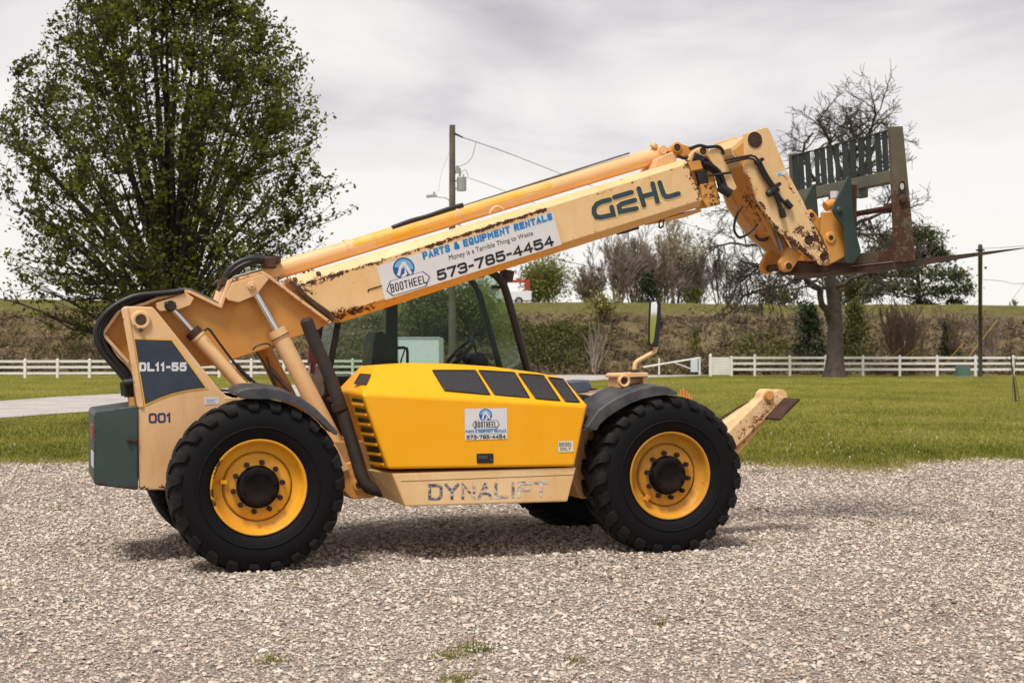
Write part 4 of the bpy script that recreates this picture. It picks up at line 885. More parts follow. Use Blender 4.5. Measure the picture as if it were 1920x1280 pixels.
# ---- chassis and axles
m = MB()
m.box(-.75, .3, .76, 1.74, .62, .98); m.box(.3, 4.1, .64, 1.86, .62, .98); m.box(-.62, .5, .72, 1.78, .98, 1.18)
for x in (0, XF):
    m.cyl((x, .35, .655), (x, 2.15, .655), .13, k=16); m.cyl((x, .95, .655), (x, 1.55, .655), .24, k=18); m.cyl((x, .3, .655), (x, .42, .655), .22, k=18); m.cyl((x, 2.08, .655), (x, 2.2, .655), .22, k=18)
m.build('chassis', wornpaint('chassis_paint', (.42, .21, .06), (.50, .28, .11), [], .6, .6, stain=.6), TH, .012)
# front frame upright behind the hood, with block and lever fittings
m = MB(); m.prism(PP([(1060, 880), (1078, 800), (1104, 752), (1240, 735), (1290, 760), (1330, 850), (1330, 930), (1090, 935)], .52), .52, 1.95)
m.build('front_frame', mCream, TH, .015)

# ---- rear frame plates (pylon) with their badge panel
pyl = [(229, 578), (234, 574), (286, 575.5), (295, 585), (411.5, 730), (424, 741), (474, 760), (474, 862), (370, 918), (261, 918), (258, 764)]
m = MB(); m.prism(PP(pyl, .68), .68, .725); 
o = m.build('rear_frame_plate', mCream, TH, .010); RP = o
m = MB(); m.prism(PP([(227, 579), (239.5, 575), (250, 636), (270, 763), (262, 764)], .664), .664, .679)
m.build('edge_flange', mCream, RP, .006)
m = MB(); m.prism(PP(pyl, .68), 1.775, 1.82); m.build('rear_frame_plate', mCream, TH, .010)
pc = P(264, 600, .68)
m = MB(); m.lathe([(.0, .078), (-.022, .076), (-.028, .068), (-.028, .046), (-.016, .042)], pc.x, pc.z, .68, 32); m.build('pivot_collar', mCream, RP, .003)
m = MB(); m.cyl((pc.x, .67, pc.z), (pc.x, .655, pc.z), .044, k=24); m.cyl((pc.x, 1.9, pc.z), (pc.x, .67, pc.z), .04, k=20); q = P(264, 620, .66); m.cyl((q.x, .66, q.z+.005), (q.x, .645, q.z+.005), .018, k=8); m.build('pivot_pin', mRustSteel, RP)
cur = [(391, 729), (372, 730.5), (350, 733.5), (323, 740), (300, 748), (271, 761.5)]
m = MB(); m.add(PP([(249.5, 633), (323.5, 635)]+cur, .676), [list(range(8))], 0)
cin = [(385.5, 726.5), (372, 727.5), (350, 730.5), (322, 737), (298, 745.5), (272.5, 757)]
m.add(PP([(252.5, 636), (321.5, 638)]+cin, .673), [list(range(8))], 1)
swrite(m, 'DL11-55', [(261, 679), (350, 679), (350, 695.5), (261, 696)], .6715, 2, .25, .12); m.build('badge_panel', [mat('badge_border', (.80, .45, .06), .45), mNavy, mDecW], RP)
m = MB(); swrite(m, '001', [(278.5, 774.5), (321.5, 773), (321.5, 791), (279, 793)], .677, 0, .19, .10); m.build('fleet_number', mDecNavy, RP)
m = MB(); m.add(PP([(383, 744.5), (411, 744), (411, 757.5), (383, 758.5)], .677), [(0, 1, 2, 3)], 0)
for k in range(3): m.add(PP([(387, 748+k*3), (387+[20, 14, 17][k], 747.8+k*3), (387+[20, 14, 17][k], 748.7+k*3), (387, 749+k*3)], .675), [(0, 1, 2, 3)], 1)
m.build('warning_label', [mDecW, mat('faint_print', (.35, .38, .48), .6)], RP)
# ---- counterweight
cwo = [P(x, y, .66) for x, y in ((176, 779), (179, 771.5), (256, 760.5), (259, 760.5), (259, 918), (252, 918), (179, 909), (176, 905))]
m = MB(); m.prism(cwo, .66, 1.84); CW = m.build('counterweight', mGreen, TH, .022, 3)
xr = cwo[0].x
m = MB()
for k in range(4): m.box(xr-.012, xr+.02, .74+.10*k, .79+.10*k, 1.02, 1.14)
m.build('rear_lamp', mat('lamp_red', (.28, .07, .06), .35), CW, .004)
m = MB(); m.box(xr-.006, xr+.02, .72, 1.1, .80, .92); m.build('rear_sticker', mDecW, CW)
m = MB(); q = P(250, 826, .655); m.box(q.x-.05, q.x+.035, .645, .66, q.z-.012, q.z+.012); m.cyl((q.x-.04, .65, q.z), (q.x-.04, .63, q.z), .012, k=8); m.build('latch', mRustSteel, CW, .003)

# ---- boom base (gooseneck): web box, edge flanges, cheek plates
goose = [(193, 626), (224, 582), (262, 573), (294, 560), (349, 546.5), (357, 547.5), (414, 575), (431, 527), (492, 511), (506, 520), (618, 604), (596, 617.5), (547, 635), (504, 652), (440, 673), (392, 686), (330, 690), (240, 679)]
m = MB(); m.prism(PP(goose, .99), .99, 1.51); BB = m.build('boom_base', mOrange, TH, .008)  # web coloured deeper orange for the shade it lies in
m = MB()
ed = PP(goose, .90)
for i in (17, 0, 1, 2, 3, 4, 5, 6, 7, 8, 9):
    a = ed[i]; b = ed[(i+1) % len(ed)]; d = (b-a).normalized()*.008
    m.bar((a.x-d.x, 1.25, a.z-d.z), (b.x+d.x, 1.25, b.z+d.z), .72-.004*(i % 2), .026, up=(d.z, 0, -d.x))
m.build('edge_flange', mCream, BB, .004)
m = MB(); m.prism(PP([(292, 568), (349, 549), (364, 559), (357, 572), (335, 580.5), (300, 584), (294, 578)], .86), .86, .885); m.build('cheek_plate', mCream, BB, .006)
m = MB(); m.prism(PP([(434.5, 530.5), (492, 513.5), (504.5, 523), (480, 554), (447.7, 567), (428, 563), (423.5, 557)], .86), .86, .885); m.build('cheek_plate', mCream, BB, .006)
q = P(471, 536, .86); q3 = P(320, 574, .85); q0 = P(296, 573, .86)
m = MB(); m.lathe([(0, .034), (-.02, .034), (-.024, .026), (-.018, .018), (-.03, .012), (-.03, .001)], q.x, q.z, .86, 20); m.cyl((q.x, .86, q.z), (q.x, 1.6, q.z), .03, k=16); q2 = P(464, 538, .85); m.build('pivot_pin', mCream, BB)

# ---- cylinders
def cylinder(name, a, b, c, rb, rr, tilt, mat_b, collar, lab=None, tail=0):
    """a = rod eye, b = barrel mouth, c = barrel foot (points)"""
    m = MB(); m.cyl(b, c, rb, k=28); d = (b-c).normalized(); m.cyl(b-d*.07, b+d*.012, rb*1.10, k=28); m.cyl(c, c-d*.03, rb*1.02, k=28)
    u = Vector((0, 1, 0)); m.cyl(c-d*.07-u*rb*.8, c-d*.07+u*rb*.8, rb*.75, k=20)
    o = m.build(name, mat_b, TH, .004); m = MB(); m.cyl(b, a, rr, k=20); m.build('rod', mChrome, o)
    m = MB(); m.cyl(a-u*rr*1.6, a+u*rr*1.6, rr*1.7, k=18); m.build('rod_eye', mDarkMetal, o); return o, d
o, d = cylinder('lift_cylinder', P(472, 538, .93), P(519, 620, .89), P(650, 872, .80), .074, .034, 0, mCyl, mCyl)
m = MB(); a = P(519, 620, .89); m.cyl(a-d*.062, a-d*.054, .0835, k=28); m.build('collar_seam', mDarkMetal, o)
o, d = cylinder('lift_cylinder', P(452, 556, 1.60), P(487, 640, 1.64), P(610, 880, 1.70), .074, .034, 0, mOrange, mOrange)
m = MB(); m.cyl(P(505, 690, 1.56), P(545, 735, 1.56), .02, k=8); m.build('side_line', mSteelPipe, o)
o, d = cylinder('levelling_cylinder', P(319, 574, .90), P(362, 622, .89), P(462, 731, .84), .060, .027, 0, mCyl, mCyl)
m = MB(); a = P(362, 622, .89); m.cyl(a-d*.045, a+d*.016, .0685, k=28); m.build('end_gland', mRustSteel, o)
m = MB(); m.prism(PP([(452, 722), (468, 716), (480, 722), (474, 745), (448, 748)], .78), .78, .90); m.build('clevis', mCream, o, .01)
m = MB(); m.cyl((q3.x, .80, q3.z), (q3.x, .95, q3.z), .035, k=14); m.cyl((q3.x-.05, .84, q3.z+.015), (q3.x+.04, .84, q3.z+.01), .022, k=10); m.build('pin_head', mDarkMetal, o)
# base bracket of the lift cylinder between tyre and exhaust
m = MB(); m.prism(PP([(640, 872), (668, 862), (690, 880), (704, 932), (660, 936), (640, 915)], .60), .60, .95); q = P(672, 908, .60); m.cyl((q.x, .60, q.z), (q.x, .575, q.z), .05, k=20); m.cyl((q.x, .58, q.z), (q.x, .565, q.z), .03, k=16, m=1)
m.build('lift_cylinder_mount', [mOrange, mDarkMetal], TH, .01)

# ---- main boom (bevelled box section)
Ty, Tx = 585, 0
def line(a, b, x): return a[1]+(b[1]-a[1])*(x-a[0])/(b[0]-a[0])
c1 = CN+.075; c2 = CN+.06
S = [P(546, 520, c1), P(551, 537.5, CN), P(627, 590, CN), P(638, 604.5, c2)]      # rear end, near side
Eb = [P(1281, 299, c1), P(1288.5, 307, CN), P(1317, 374.5, CN), P(1312, 388, c2)]  # front end
def mir(q): return Vector((q.x, CN+CF-q.y, q.z))
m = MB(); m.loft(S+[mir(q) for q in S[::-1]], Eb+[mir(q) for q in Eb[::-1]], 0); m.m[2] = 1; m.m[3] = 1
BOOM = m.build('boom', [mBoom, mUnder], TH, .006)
# bottom wear strip, brackets and loop under the boom
m = MB(); m.prism(PP([(1168, 432), (1198, 421.5), (1199, 429), (1170, 438)], CN+.12), CN+.12, CN+.3); m.build('underside_pad', mDarkMetal, BOOM, .004)
m = MB(); m.prism(PP([(1245, 410), (1312, 391), (1317, 396), (1283, 408), (1250, 414)], CN+.07), CN+.07, CF-.07); m.build('wear_strip', mOrangeRust, BOOM, .004)
m = MB(); m.tube([P(1240, 411, CN+.1), P(1236, 418, CN+.1), P(1237, 427, CN+.1), P(1243, 424, CN+.1), P(1244, 412, CN+.1)], .008, 6, sub=4); m.build('hanging_strap', mHose, BOOM)
# dark weld seam along the oblique rear end
m = MB(); m.bar(P(545, 528, CN+.035), P(560, 541, CN-.004), .05, .03); m.bar(P(556, 541, CN-.002), P(625, 600, CN+.004), .035, .055, up=(0, 1, 0)); m.build('weld_seam', mRustSteel, BOOM, .004)
m = MB(); m.cyl(P(691, 543, CN-.002), P(716, 535.5, CN-.002), .006, k=6); m.cyl(P(691, 543, CN-.002), P(690, 547, CN-.002), .006, k=6); m.build('scratch', mRustSteel, BOOM)
# top trunnion bolts of the strip
for x, y in ((553, 524), (597, 513)):
    q = P(x, y, CN+.03); m = MB(); m.cyl(q, q+Vector((0, -.006, .006)), .022, k=10); m.build('bolt', mRustSteel, BOOM)
# lifting eye
m = MB(); m.tube([P(918, 401, 1.06), P(923, 393, 1.06), P(931, 388, 1.06), P(940, 390, 1.06), P(944, 394, 1.06)], .014, 8, sub=4); m.build('lifting_eye', mCream, BOOM)
# rental banner
def logo(m, cxy, r, hexa, name_q, c, mats, thin):
    n = 28; cx, cy = cxy
    m.add([P(cx+r*math.cos(2*math.pi*i/n), cy+r*math.sin(2*math.pi*i/n), c) for i in range(n)], [list(range(n))], mats['mid'])
    # paler upper half of the disc with a light mountain mark
    m.add([P(cx+r*.86*math.cos(math.pi+math.pi*i/12+.12), cy+r*.86*math.sin(math.pi+math.pi*i/12+.12), c-.0006) for i in range(13)], [list(range(13))], mats['sky'])
    m.add([P(cx+x*r, cy+y*r, c-.0012) for x, y in ((-.62, .66), (-.42, -.10), (-.12, -.62), (.12, -.62), (.78, .42), (.58, .62), (-.02, -.28), (-.22, .12), (-.34, .70))], [list(range(9))], mats['white'])
    m.add([P(cx+x*r, cy+y*r, c-.0016) for x, y in ((.10, -.05), (.34, .52), (.02, .88), (-.28, .76), (.06, .45))], [list(range(5))], mats['white'])
    hx = [Vector(q) for q in hexa]; ce = sum(hx, Vector((0, 0)))/6
    m.add([P(q.x, q.y, c-.002) for q in hx], [list(range(6))], mats['edge'])
    inn = [ce+(q-ce)*(1-thin/max((q-ce).length, 1e-3)*1.15) for q in hx]
    m.add([P(q.x, q.y, c-.0026) for q in inn], [list(range(6))], mats['white'])
    swrite(m, 'BOOTHEEL', name_q, c-.0032, mats['black'], .135, .26)
m = MB(); cb = CN-.003
m.add(PP([(706, 500), (1036, 397), (1053, 458.5), (722, 562.5)], cb), [(0, 1, 2, 3)], 0)
MT = [mDecW, mDecB, mDecBlue, mDecMid, mDecSky]; KK = dict(white=0, black=1, mid=3, sky=4, edge=3)
swrite(m, 'PARTS & EQUIPMENT RENTALS', [(791, 473), (1034, 399), (1036.5, 411), (794, 487)], cb-.002, 2, .25, .13)
write(m, 'Money is a Terrible Thing to Waste', [(840.5, 478.5), (998, 432.5), (1001, 443), (843.5, 492)], cb-.002, 1, 0)
swrite(m, '573-785-4454', [(817.5, 507.5), (1035, 441), (1040, 459.5), (821, 527)], cb-.002, 1, .21, .10)
logo(m, (757, 503), 20.5, [(724.4, 545.4), (731, 526.7), (793.5, 508.5), (806.4, 518.3), (799.8, 536), (736, 554.8)], [(731, 533.5), (798, 515), (801, 530), (733.5, 549)], cb-.001, KK, 2.0)
m.build('rental_banner', MT, BOOM)
# manufacturer lettering made of rounded strokes with a pale outline
def zz(u, v): return (960+u*.22917, 260+v*.22917)
strokes = [[(800, 500), (735, 515), (695, 535), (672, 570), (672, 610), (690, 640), (730, 643), (830, 622), (815, 560)], [(838, 480), (978, 438)], [(1005, 503), (900, 533), (875, 552), (885, 597), (1018, 571)], [(870, 565), (1000, 538)][:0], [(1037, 410), (1080, 545)], [(1150, 368), (1190, 515)], [(1062, 476), (1165, 447)], [(1208, 360), (1240, 455), (1258, 474), (1285, 474), (1362, 450)]]
m = MB(); k = 0
for st in strokes:
    if st:
        pts = [zz(*q) for q in st]; k += 1
        stroke(m, pts, 12.6, cb-.0002*k, 1); stroke(m, pts, 9.2, cb-.002-.0002*k, 0)
m.build('maker_lettering', [mGehl, mPaleY], BOOM)

# ---- extension cylinder along the top of the boom
a = P(520, 507, 1.25); b = P(1233, 291, 1.25); d = (b-a).normalized(); n0 = Vector((0, 1, 0)); up = d.cross(n0)*-1
m = MB(); m.cyl(a, b, .079, k=36); m.cyl(b-d*.02, b+d*.035, .088, k=36); m.cyl(a-d*.12, a+d*.02, .06, k=24); m.bar(a-d*.22, a-d*.0, .18, .11); m.cyl(P(648, 467, 1.25), P(653, 465.5, 1.25), .084, k=36); m.cyl(P(854, 405, 1.25), P(859, 403.5, 1.25), .084, k=36)
EC = m.build('extension_cylinder', mCyl, TH, .004)
ppn = []
def patch(x0, x1, ph0, ph1):      # thin shell of overspray over part of the barrel
    m = MB(); A = P(x0, line((520, 507), (1233, 291), x0), 1.25); B = P(x1, line((520, 507), (1233, 291), x1), 1.25); vs = []; K = 9; L = 10; rr = np.random.default_rng(int(x0))
    up_ = n0.cross(d); 
    for i in range(L):
        for j in range(K):
            ph = ph0+(ph1-ph0)*j/(K-1)+(rr.normal(0, .04) if j in (0, K-1) else 0); q = A.lerp(B, min(max((i+(rr.normal(0, .12) if i in (0, L-1) else 0))/(L-1), -.02), 1.02))
            vs.append(q+(-n0*math.cos(ph)+Vector((0, 0, 1)).cross(n0).cross(d).normalized()*0+up*math.sin(ph))*.0806)
    m.add(vs, [(i*K+j, i*K+j+1, (i+1)*K+j+1, (i+1)*K+j) for i in range(L-1) for j in range(K-1)], 0, True); m.build('paint_patch', mYelPatch, EC)
if up.z < 0: up = -up
patch(664, 850, .05, 1.05); patch(862, 905, -.25, .9); patch(905, 1030, .05, .85); patch(700, 860, -.6, .05)
m = MB(); m.tube([P(540, 488, 1.22), P(648, 455, 1.22), P(780, 414, 1.22), P(960, 357, 1.22), P(1180, 287, 1.22)], .009, 6); m.build('top_pipe', mSteelPipe, EC)
m = MB(); m.tube([P(735, 427, 1.2), P(770, 414, 1.2), P(800, 406, 1.2), P(840, 392, 1.2), P(868, 384, 1.2)], .020, 8, sub=3); m.build('hydraulic_hose', mHose, EC)
m = MB(); q = P(504, 492, 1.12); m.box(q.x-.06, q.x+.06, 1.06, 1.2, q.z-.05, q.z+.04); m.cyl(q+Vector((-.1, 0, .02)), q+Vector((.02, 0, .02)), .035, k=12); q = P(516, 487, 1.15); m.box(q.x-.04, q.x+.04, 1.08, 1.24, q.z-.03, q.z+.03); m.build('valve_block', mRustSteel, EC, .008)
# bracket and linkage at the front of the cylinder
m = MB(); m.prism(PP([(1232, 297), (1262, 284), (1269, 298), (1268, 304), (1226, 316)], 1.08), 1.08, 1.42); m.build('rod_bracket', mCream, EC, .008)
q = P(1224, 276, 1.2); m = MB(); m.cyl(q, q+Vector((.02, 0, .03)), .035, k=12); q2 = P(1240, 282, 1.2); m.cyl(q2-Vector((0, .05, 0)), q2+Vector((0, .05, 0)), .04, k=14); m.build('port_fitting', mCyl, EC)
m = MB(); m.cyl(P(1236, 290, 1.25), P(1270, 277, 1.25), .03, k=16); m.build('rod', mChrome, EC)
def lug(pts, y0, y1, mt, name, par, hole=None, hr=.03, bev=.008):
    m = MB(); m.prism(PP(pts, y0), y0, y1); o = m.build(name, mt, par, bev)
    if hole:
        q = P(*hole, y0); h = MB(); h.lathe([(0, hr*1.55), (-.012, hr*1.5), (-.012, hr)], q.x, q.z, y0, 24); h.cyl((q.x, y0+.002, q.z), (q.x, y0-.006, q.z), hr, k=20, m=1); h.build('pin', [mt, mRustSteel], TH if par is None else (par if par.parent is TH else par.parent))
    return o
# ---- boom front: slide collar, inner section end, hose bundle
m = MB(); iS = PP([(1290, 312), (1318, 372)], CN+.07); iE = PP([(1334, 303), (1352, 384)], CN+.07)
m.loft([iS[0], iS[1], iS[1]+Vector((0, .5, 0)), iS[0]+Vector((0, .5, 0))], [iE[0], iE[1], iE[1]+Vector((0, .5, 0)), iE[0]+Vector((0, .5, 0))], 0); EX = m.build('boom_extension', mOrangeRust, TH, .01)
m = MB(); m.prism(PP([(1290, 304), (1313, 300), (1318, 316), (1296, 321)], CN+.02), CN+.02, CN+.1); m.build('guide_block', mOrange, EX, .004)
m = MB(); m.prism(PP([(1313, 346), (1340, 342), (1351, 372), (1344, 383), (1326, 390), (1317, 374)], CN+.02), CN+.02, CN+.08); m.build('end_plate', mOrangeRust, EX, .006)
m = MB(); m.prism(PP([(1306, 322), (1326, 318), (1330, 344), (1312, 348)], CN+.03), CN+.03, CN+.1); m.build('slide_pad', mBlack, EX, .01)
lug([(1326, 291), (1334, 280), (1349, 277), (1382, 351), (1380, 356), (1370, 358), (1352, 330)], CN+.0, CN+.05, mHead, 'front_plate', EX)
lug([(1255, 283), (1262, 272), (1274, 269), (1300, 276), (1312, 284), (1296, 292), (1270, 296)], 1.12, 1.20, mOrangeRust, 'link_plate', EX, (1269, 277), .035)
lug([(1290, 300), (1300, 284), (1312, 276), (1328, 278), (1336, 290), (1322, 300), (1302, 306)], 1.0, 1.08, mBoom, 'link_plate', EX, (1317.5, 284), .036)
hos = [[(1293, 279), (1312, 273), (1326, 276), (1346, 275), (1354, 281), (1357, 290)], [(1318, 306), (1333, 310), (1348, 322), (1356, 338), (1360, 356)], [(1322, 312), (1336, 318), (1346, 332), (1351, 350), (1362, 358)], [(1319, 300), (1338, 306), (1352, 320), (1362, 340), (1366, 352)], [(1270, 292), (1284, 297), (1300, 294)]]
for k, h in enumerate(hos):
    m = MB(); m.tube(PP(h, CN-.01+.03*k), .026 if k in (1, 2, 3) else .016, 8, sub=4); m.build('hydraulic_hose', mHose, EX)
m = MB(); q = P(1358, 357, CN); m.cyl(q+Vector((-.05, 0, .03)), q+Vector((.06, 0, -.03)), .045, k=12); q = P(1340, 330, CN-.02); m.cyl(q+Vector((-.06, 0, 0)), q+Vector((.17, 0, .04)), .012, k=8); m.cyl(P(1298, 296, CN+.08), P(1313, 303, CN+.08), .06, k=10); m.build('hose_fitting', mDarkMetal, EX)

# ---- boom head (drop arm)
headpts = [(1364, 290), (1368, 276), (1396, 251), (1432, 239.5), (1438, 238.5), (1443, 243), (1473, 316), (1506, 376.6), (1523, 415), (1551, 470), (1556, 480), (1554, 490), (1547, 496), (1540, 497), (1528, 490), (1497, 465), (1467, 440), (1455, 428), (1442.5, 410), (1420, 376.6), (1407, 336), (1397, 322), (1376, 287)]
hp_near = headpts[2:-1]
m = MB(); m.prism(PP(hp_near, CN), CN, CN+.035); HEAD = m.build('boom_head', mHead, TH, .006)
m = MB(); m.prism(PP(hp_near, CN), CF-.035, CF); m.build('far_side_plate', mHead, HEAD, .006)
hw_ = [(1374, 282), (1403, 258), (1432, 246), (1466, 318), (1499, 380), (1512, 412), (1505, 440), (1478, 436), (1454, 405), (1430, 370), (1414, 335), (1400, 325)]
m = MB(); m.prism(PP(hw_, CN+.03), CN+.03, CF-.03); m.build('web', mOrangeRust, HEAD, .006)
m = MB(); a, b = P(1414, 335, 1.1), P(1454, 405, 1.1); nn = Vector((a.z-b.z, 0, b.x-a.x)).normalized(); nn = nn if nn.x < 0 else -nn
for t0_, t1_, y0_, y1_ in ((.18, .78, 1.10, 1.40),):
    q = []
    for k in range(16):
        th = 2*math.pi*k/16; t_ = (t0_+t1_)/2+(t1_-t0_)/2*max(-1, min(1, 1.25*math.sin(th))); y_ = (y0_+y1_)/2+(y1_-y0_)/2*max(-1, min(1, 1.25*math.cos(th))); v_ = a.lerp(b, t_); q.append(Vector((v_.x, y_, v_.z))+nn*.004)
    m.add(q, [list(range(16))])
m.build('web_slot', mDarkMetal, HEAD)
m = MB(); a, b, c, dd = P(1398, 254, CN+.037), P(1370, 277, CN+.037), P(1374, 290, CN+.037), P(1401, 324, CN+.037)
m.loft([a, b, c, dd], [q+Vector((0, .55, 0)) for q in (a, b, c, dd)]); m.build('back_box', mBoom, HEAD, .006)
for (cx, cy), r_, nm in (((1415, 262.5), .078, 'pivot_boss'), ((1515.6, 451), .050, 'bush'), ((1543, 483), .040, 'bush')):
    q = P(cx, cy, CN); m = MB()
    if nm == 'bush': m.lathe([(0, r_*1.28), (-.012, r_*1.25), (-.012, r_*.98), (.02, r_*.95)], q.x, q.z, CN, 28)
    else: m.lathe([(.0, r_*1.06), (-.006, r_*1.05), (-.006, r_)], q.x, q.z, CN, 28)
    m.cyl((q.x, CN+.012, q.z), (q.x, CN-.003, q.z), r_, k=24, m=1); m.build(nm, [mHead, mRustSteel], HEAD)
m = MB(); m.tube(PP([(1359, 301), (1372, 298), (1408, 291.5), (1416, 294), (1424, 303)], CN-.03), .011, 8); m.tube(PP([(1362, 306), (1372, 303), (1404, 296.5), (1413, 299), (1421, 307)], CN-.03), .011, 8); m.build('steel_line', mDarkMetal, HEAD)
m = MB(); m.tube(PP([(1424, 303), (1433, 322), (1444, 340), (1452, 350), (1460, 357)], CN-.035), .022, 8, sub=3); m.tube(PP([(1421, 307), (1431, 328), (1443, 345), (1455, 360), (1463, 372), (1472, 381)], CN-.035), .018, 8, sub=3); m.tube(PP([(1447, 350), (1457, 372), (1463, 388), (1466, 402)], CN-.03), .020, 8, sub=3); m.build('hydraulic_hose', mHose, HEAD)
m = MB(); m.bar(P(1417, 306, CN-.04), P(1430, 298, CN-.04), .05, .03); m.build('hose_clamp', mDarkMetal, HEAD); m = MB(); m.bar(P(1444, 358, CN-.04), P(1462, 344, CN-.04), .05, .03); q = P(1445, 361, CN-.03); m.cyl(q+Vector((-.03, 0, -.02)), q+Vector((.03, 0, .03)), .035, k=10); q = P(1478, 383, CN-.03); m.cyl(q+Vector((-.03, 0, .03)), q+Vector((.03, 0, -.03)), .03, k=10); q = P(1468, 402, CN-.03); m.cyl(q+Vector((-.02, 0, .05)), q+Vector((.01, 0, -.03)), .03, k=10); m.build('hose_clamp', mDarkMetal, HEAD)
m = MB(); m.add(PP([(1455.5, 324), (1474, 318), (1476, 325.5), (1457, 331.5)], CN-.002), [(0, 1, 2, 3)], 0); m.add(PP([(1455, 320.5), (1474, 315), (1474.5, 317.5), (1455.5, 323)], CN-.002), [(0, 1, 2, 3)], 1); m.add(PP([(1457.5, 326), (1465, 323.5), (1466, 328), (1458.5, 330)], CN-.0035), [(0, 1, 2, 3)], 2)
m.build('warning_label', [mDecW, mPaleY, mDecSky], HEAD)
# tilt cylinder inside the arm, link and lug below, looping hose
m = MB(); m.cyl(P(1425, 385, 1.2), P(1478, 480, 1.2), .055, k=20); o = m.build('tilt_cylinder', mOrange, TH); m = MB(); m.cyl(P(1452, 425, 1.02), P(1466, 470, 1.02), .028, k=14); m.build('rod', mSteelPipe, o)
m = MB(); m.prism(PP([(1474, 470), (1480, 462), (1505, 476), (1496, 490), (1484, 508), (1474, 510), (1466, 505), (1462, 492)], 1.02), 1.02, 1.08); m.prism(PP([(1474, 470), (1480, 462), (1505, 476), (1496, 490), (1484, 508), (1474, 510), (1466, 505), (1462, 492)], 1.02), 1.40, 1.46); q = P(1477.5, 499, 1.02); m.lathe([(0, .05), (-.014, .05), (-.014, .03)], q.x, q.z, 1.02, 20); m.cyl((q.x, 1.0, q.z), (q.x, 1.5, q.z), .034, k=16, m=1); m.build('tilt_link', [mOrange, mRustSteel], TH, .01)
m = MB(); m.tube(PP([(1392, 386), (1384, 398), (1378, 415), (1377, 432), (1386, 445), (1400, 440), (1411, 430), (1420, 420)], 1.1), .013, 8, sub=5); m.build('loop_hose', mHose, TH)
m = MB(); m.tube(PP([(1416, 440), (1422, 448), (1432, 450), (1440, 446)], 1.1), .016, 8, sub=4); m.build('loop_hose', mHose, TH)

# ---- fork carriage
XC0, XC1 = 6.02, 6.095                                # plane of the back frame at its top and foot (leans slightly)
zT = P(1669, 238, .25).z; zB = P(1680, 492, .25).z
def XC(z): return XC0+(XC1-XC0)*(zT-z)/(zT-zB)
cN = Q(1669, 238, XC0).y; cFar = Q(1480, 292, XC0).y
CAR = empty('fork_carriage', (0, 0, 0), 0, TH)
def cbar(z0, z1, dx, mt, name, y0=None, y1=None, off=0):
    m = MB(); y0 = cN if y0 is None else y0; y1 = cFar if y1 is None else y1
    A = [(XC(z0)+off, y0, z0), (XC(z0)+off+dx, y0, z0), (XC(z1)+off+dx, y0, z1), (XC(z1)+off, y0, z1)]
    m.loft(A, [(x, y1, z) for x, _, z in A]); return m.build(name, mt, CAR, .006)
zm1 = P(1672, 318, cN).z; zm0 = P(1674, 341, cN).z; zb1 = P(1678, 466, cN).z; zb0 = P(1680, 488, cN).z; ztr = P(1668, 243, cN).z
cbar(ztr, zT, .05, mCarr, 'top_rail', cN+.03)
cbar(zm0, zm1, .09, mGreenGrey, 'cross_beam', cN+.03)
cbar(zb0, zb1, .10, mCarr, 'cross_beam', cN+.03)
rg = np.random.default_rng(2); ns = 13; pitch = (cFar-cN-.06)/ns
for k in range(ns):
    m = MB(); y = cN+.05+pitch*(k+.5)+rg.normal(0, .012); wd = pitch*rg.uniform(.58, .78); z0 = zm1-.03; z1 = ztr+.01; sk = rg.normal(0, .008)
    A = [(XC(z0)+.012, y-wd/2, z0), (XC(z0)+.018, y-wd/2, z0), (XC(z0)+.018, y+wd/2, z0), (XC(z0)+.012, y+wd/2, z0)]; B = [(XC(z1)+.012, y-wd/2+sk, z1), (XC(z1)+.018, y-wd/2+sk, z1), (XC(z1)+.018, y+wd/2+sk, z1), (XC(z1)+.012, y+wd/2+sk, z1)]
    m.loft(A, B); m.build('slat', mSlat, CAR, .003)
# side posts
pt = [P(1668.5, 238, cN), P(1691, 237, cN), P(1715, 489, cN), P(1680, 492, cN)]
for y, name in ((cN-.02, 'side_post'), (cFar-.04, 'side_post')):
    m = MB(); m.prism(pt, y, y+.06); o = m.build(name, mCarr, CAR, .006)
    q = P(1689, 364, cN); m = MB(); vs = []; n = 20
    for i in range(n):
        a = 2*math.pi*i/n; vs.append((q.x+.038*math.cos(a), q.z+.09*math.sin(a)+(.03 if math.sin(a) > 0 else -.03)))
    yy = y-.004
    if y > 1: continue
    m.add([(x, yy, z) for x, z in vs], [list(range(n))], 1); m.lathe([(0, .042), (-.03, .042), (-.034, .03), (-.034, .001)], q.x, q.z-.05, yy, 20, 0)
    m.tube([(vs[i % n][0], yy, vs[i % n][1]) for i in range(n+1)], .006, 6, 0); m.add([(q.x+.022*math.cos(2*math.pi*i/12)-.004, yy-.003, q.z+.07+.032*math.sin(2*math.pi*i/12)) for i in range(12)], [list(range(12))], 2)
    m.build('shaft_slot', [mRustSteel, mDarkMetal, mat('daylight_gap_paint', (.55, .54, .53), .5)], CAR)  # pale disc in the slot painted as daylight showing through
# shaft
zs = P(1675, 386, cN).z; xs_ = XC(zs)+.07
m = MB(); m.cyl((xs_, cN+.02, zs), (xs_, cFar, zs), .028, k=16); m.cyl((xs_, cN+.03, zs), (xs_, cN+.17, zs), .048, k=18); m.build('fork_shaft', mRustSteel, CAR)
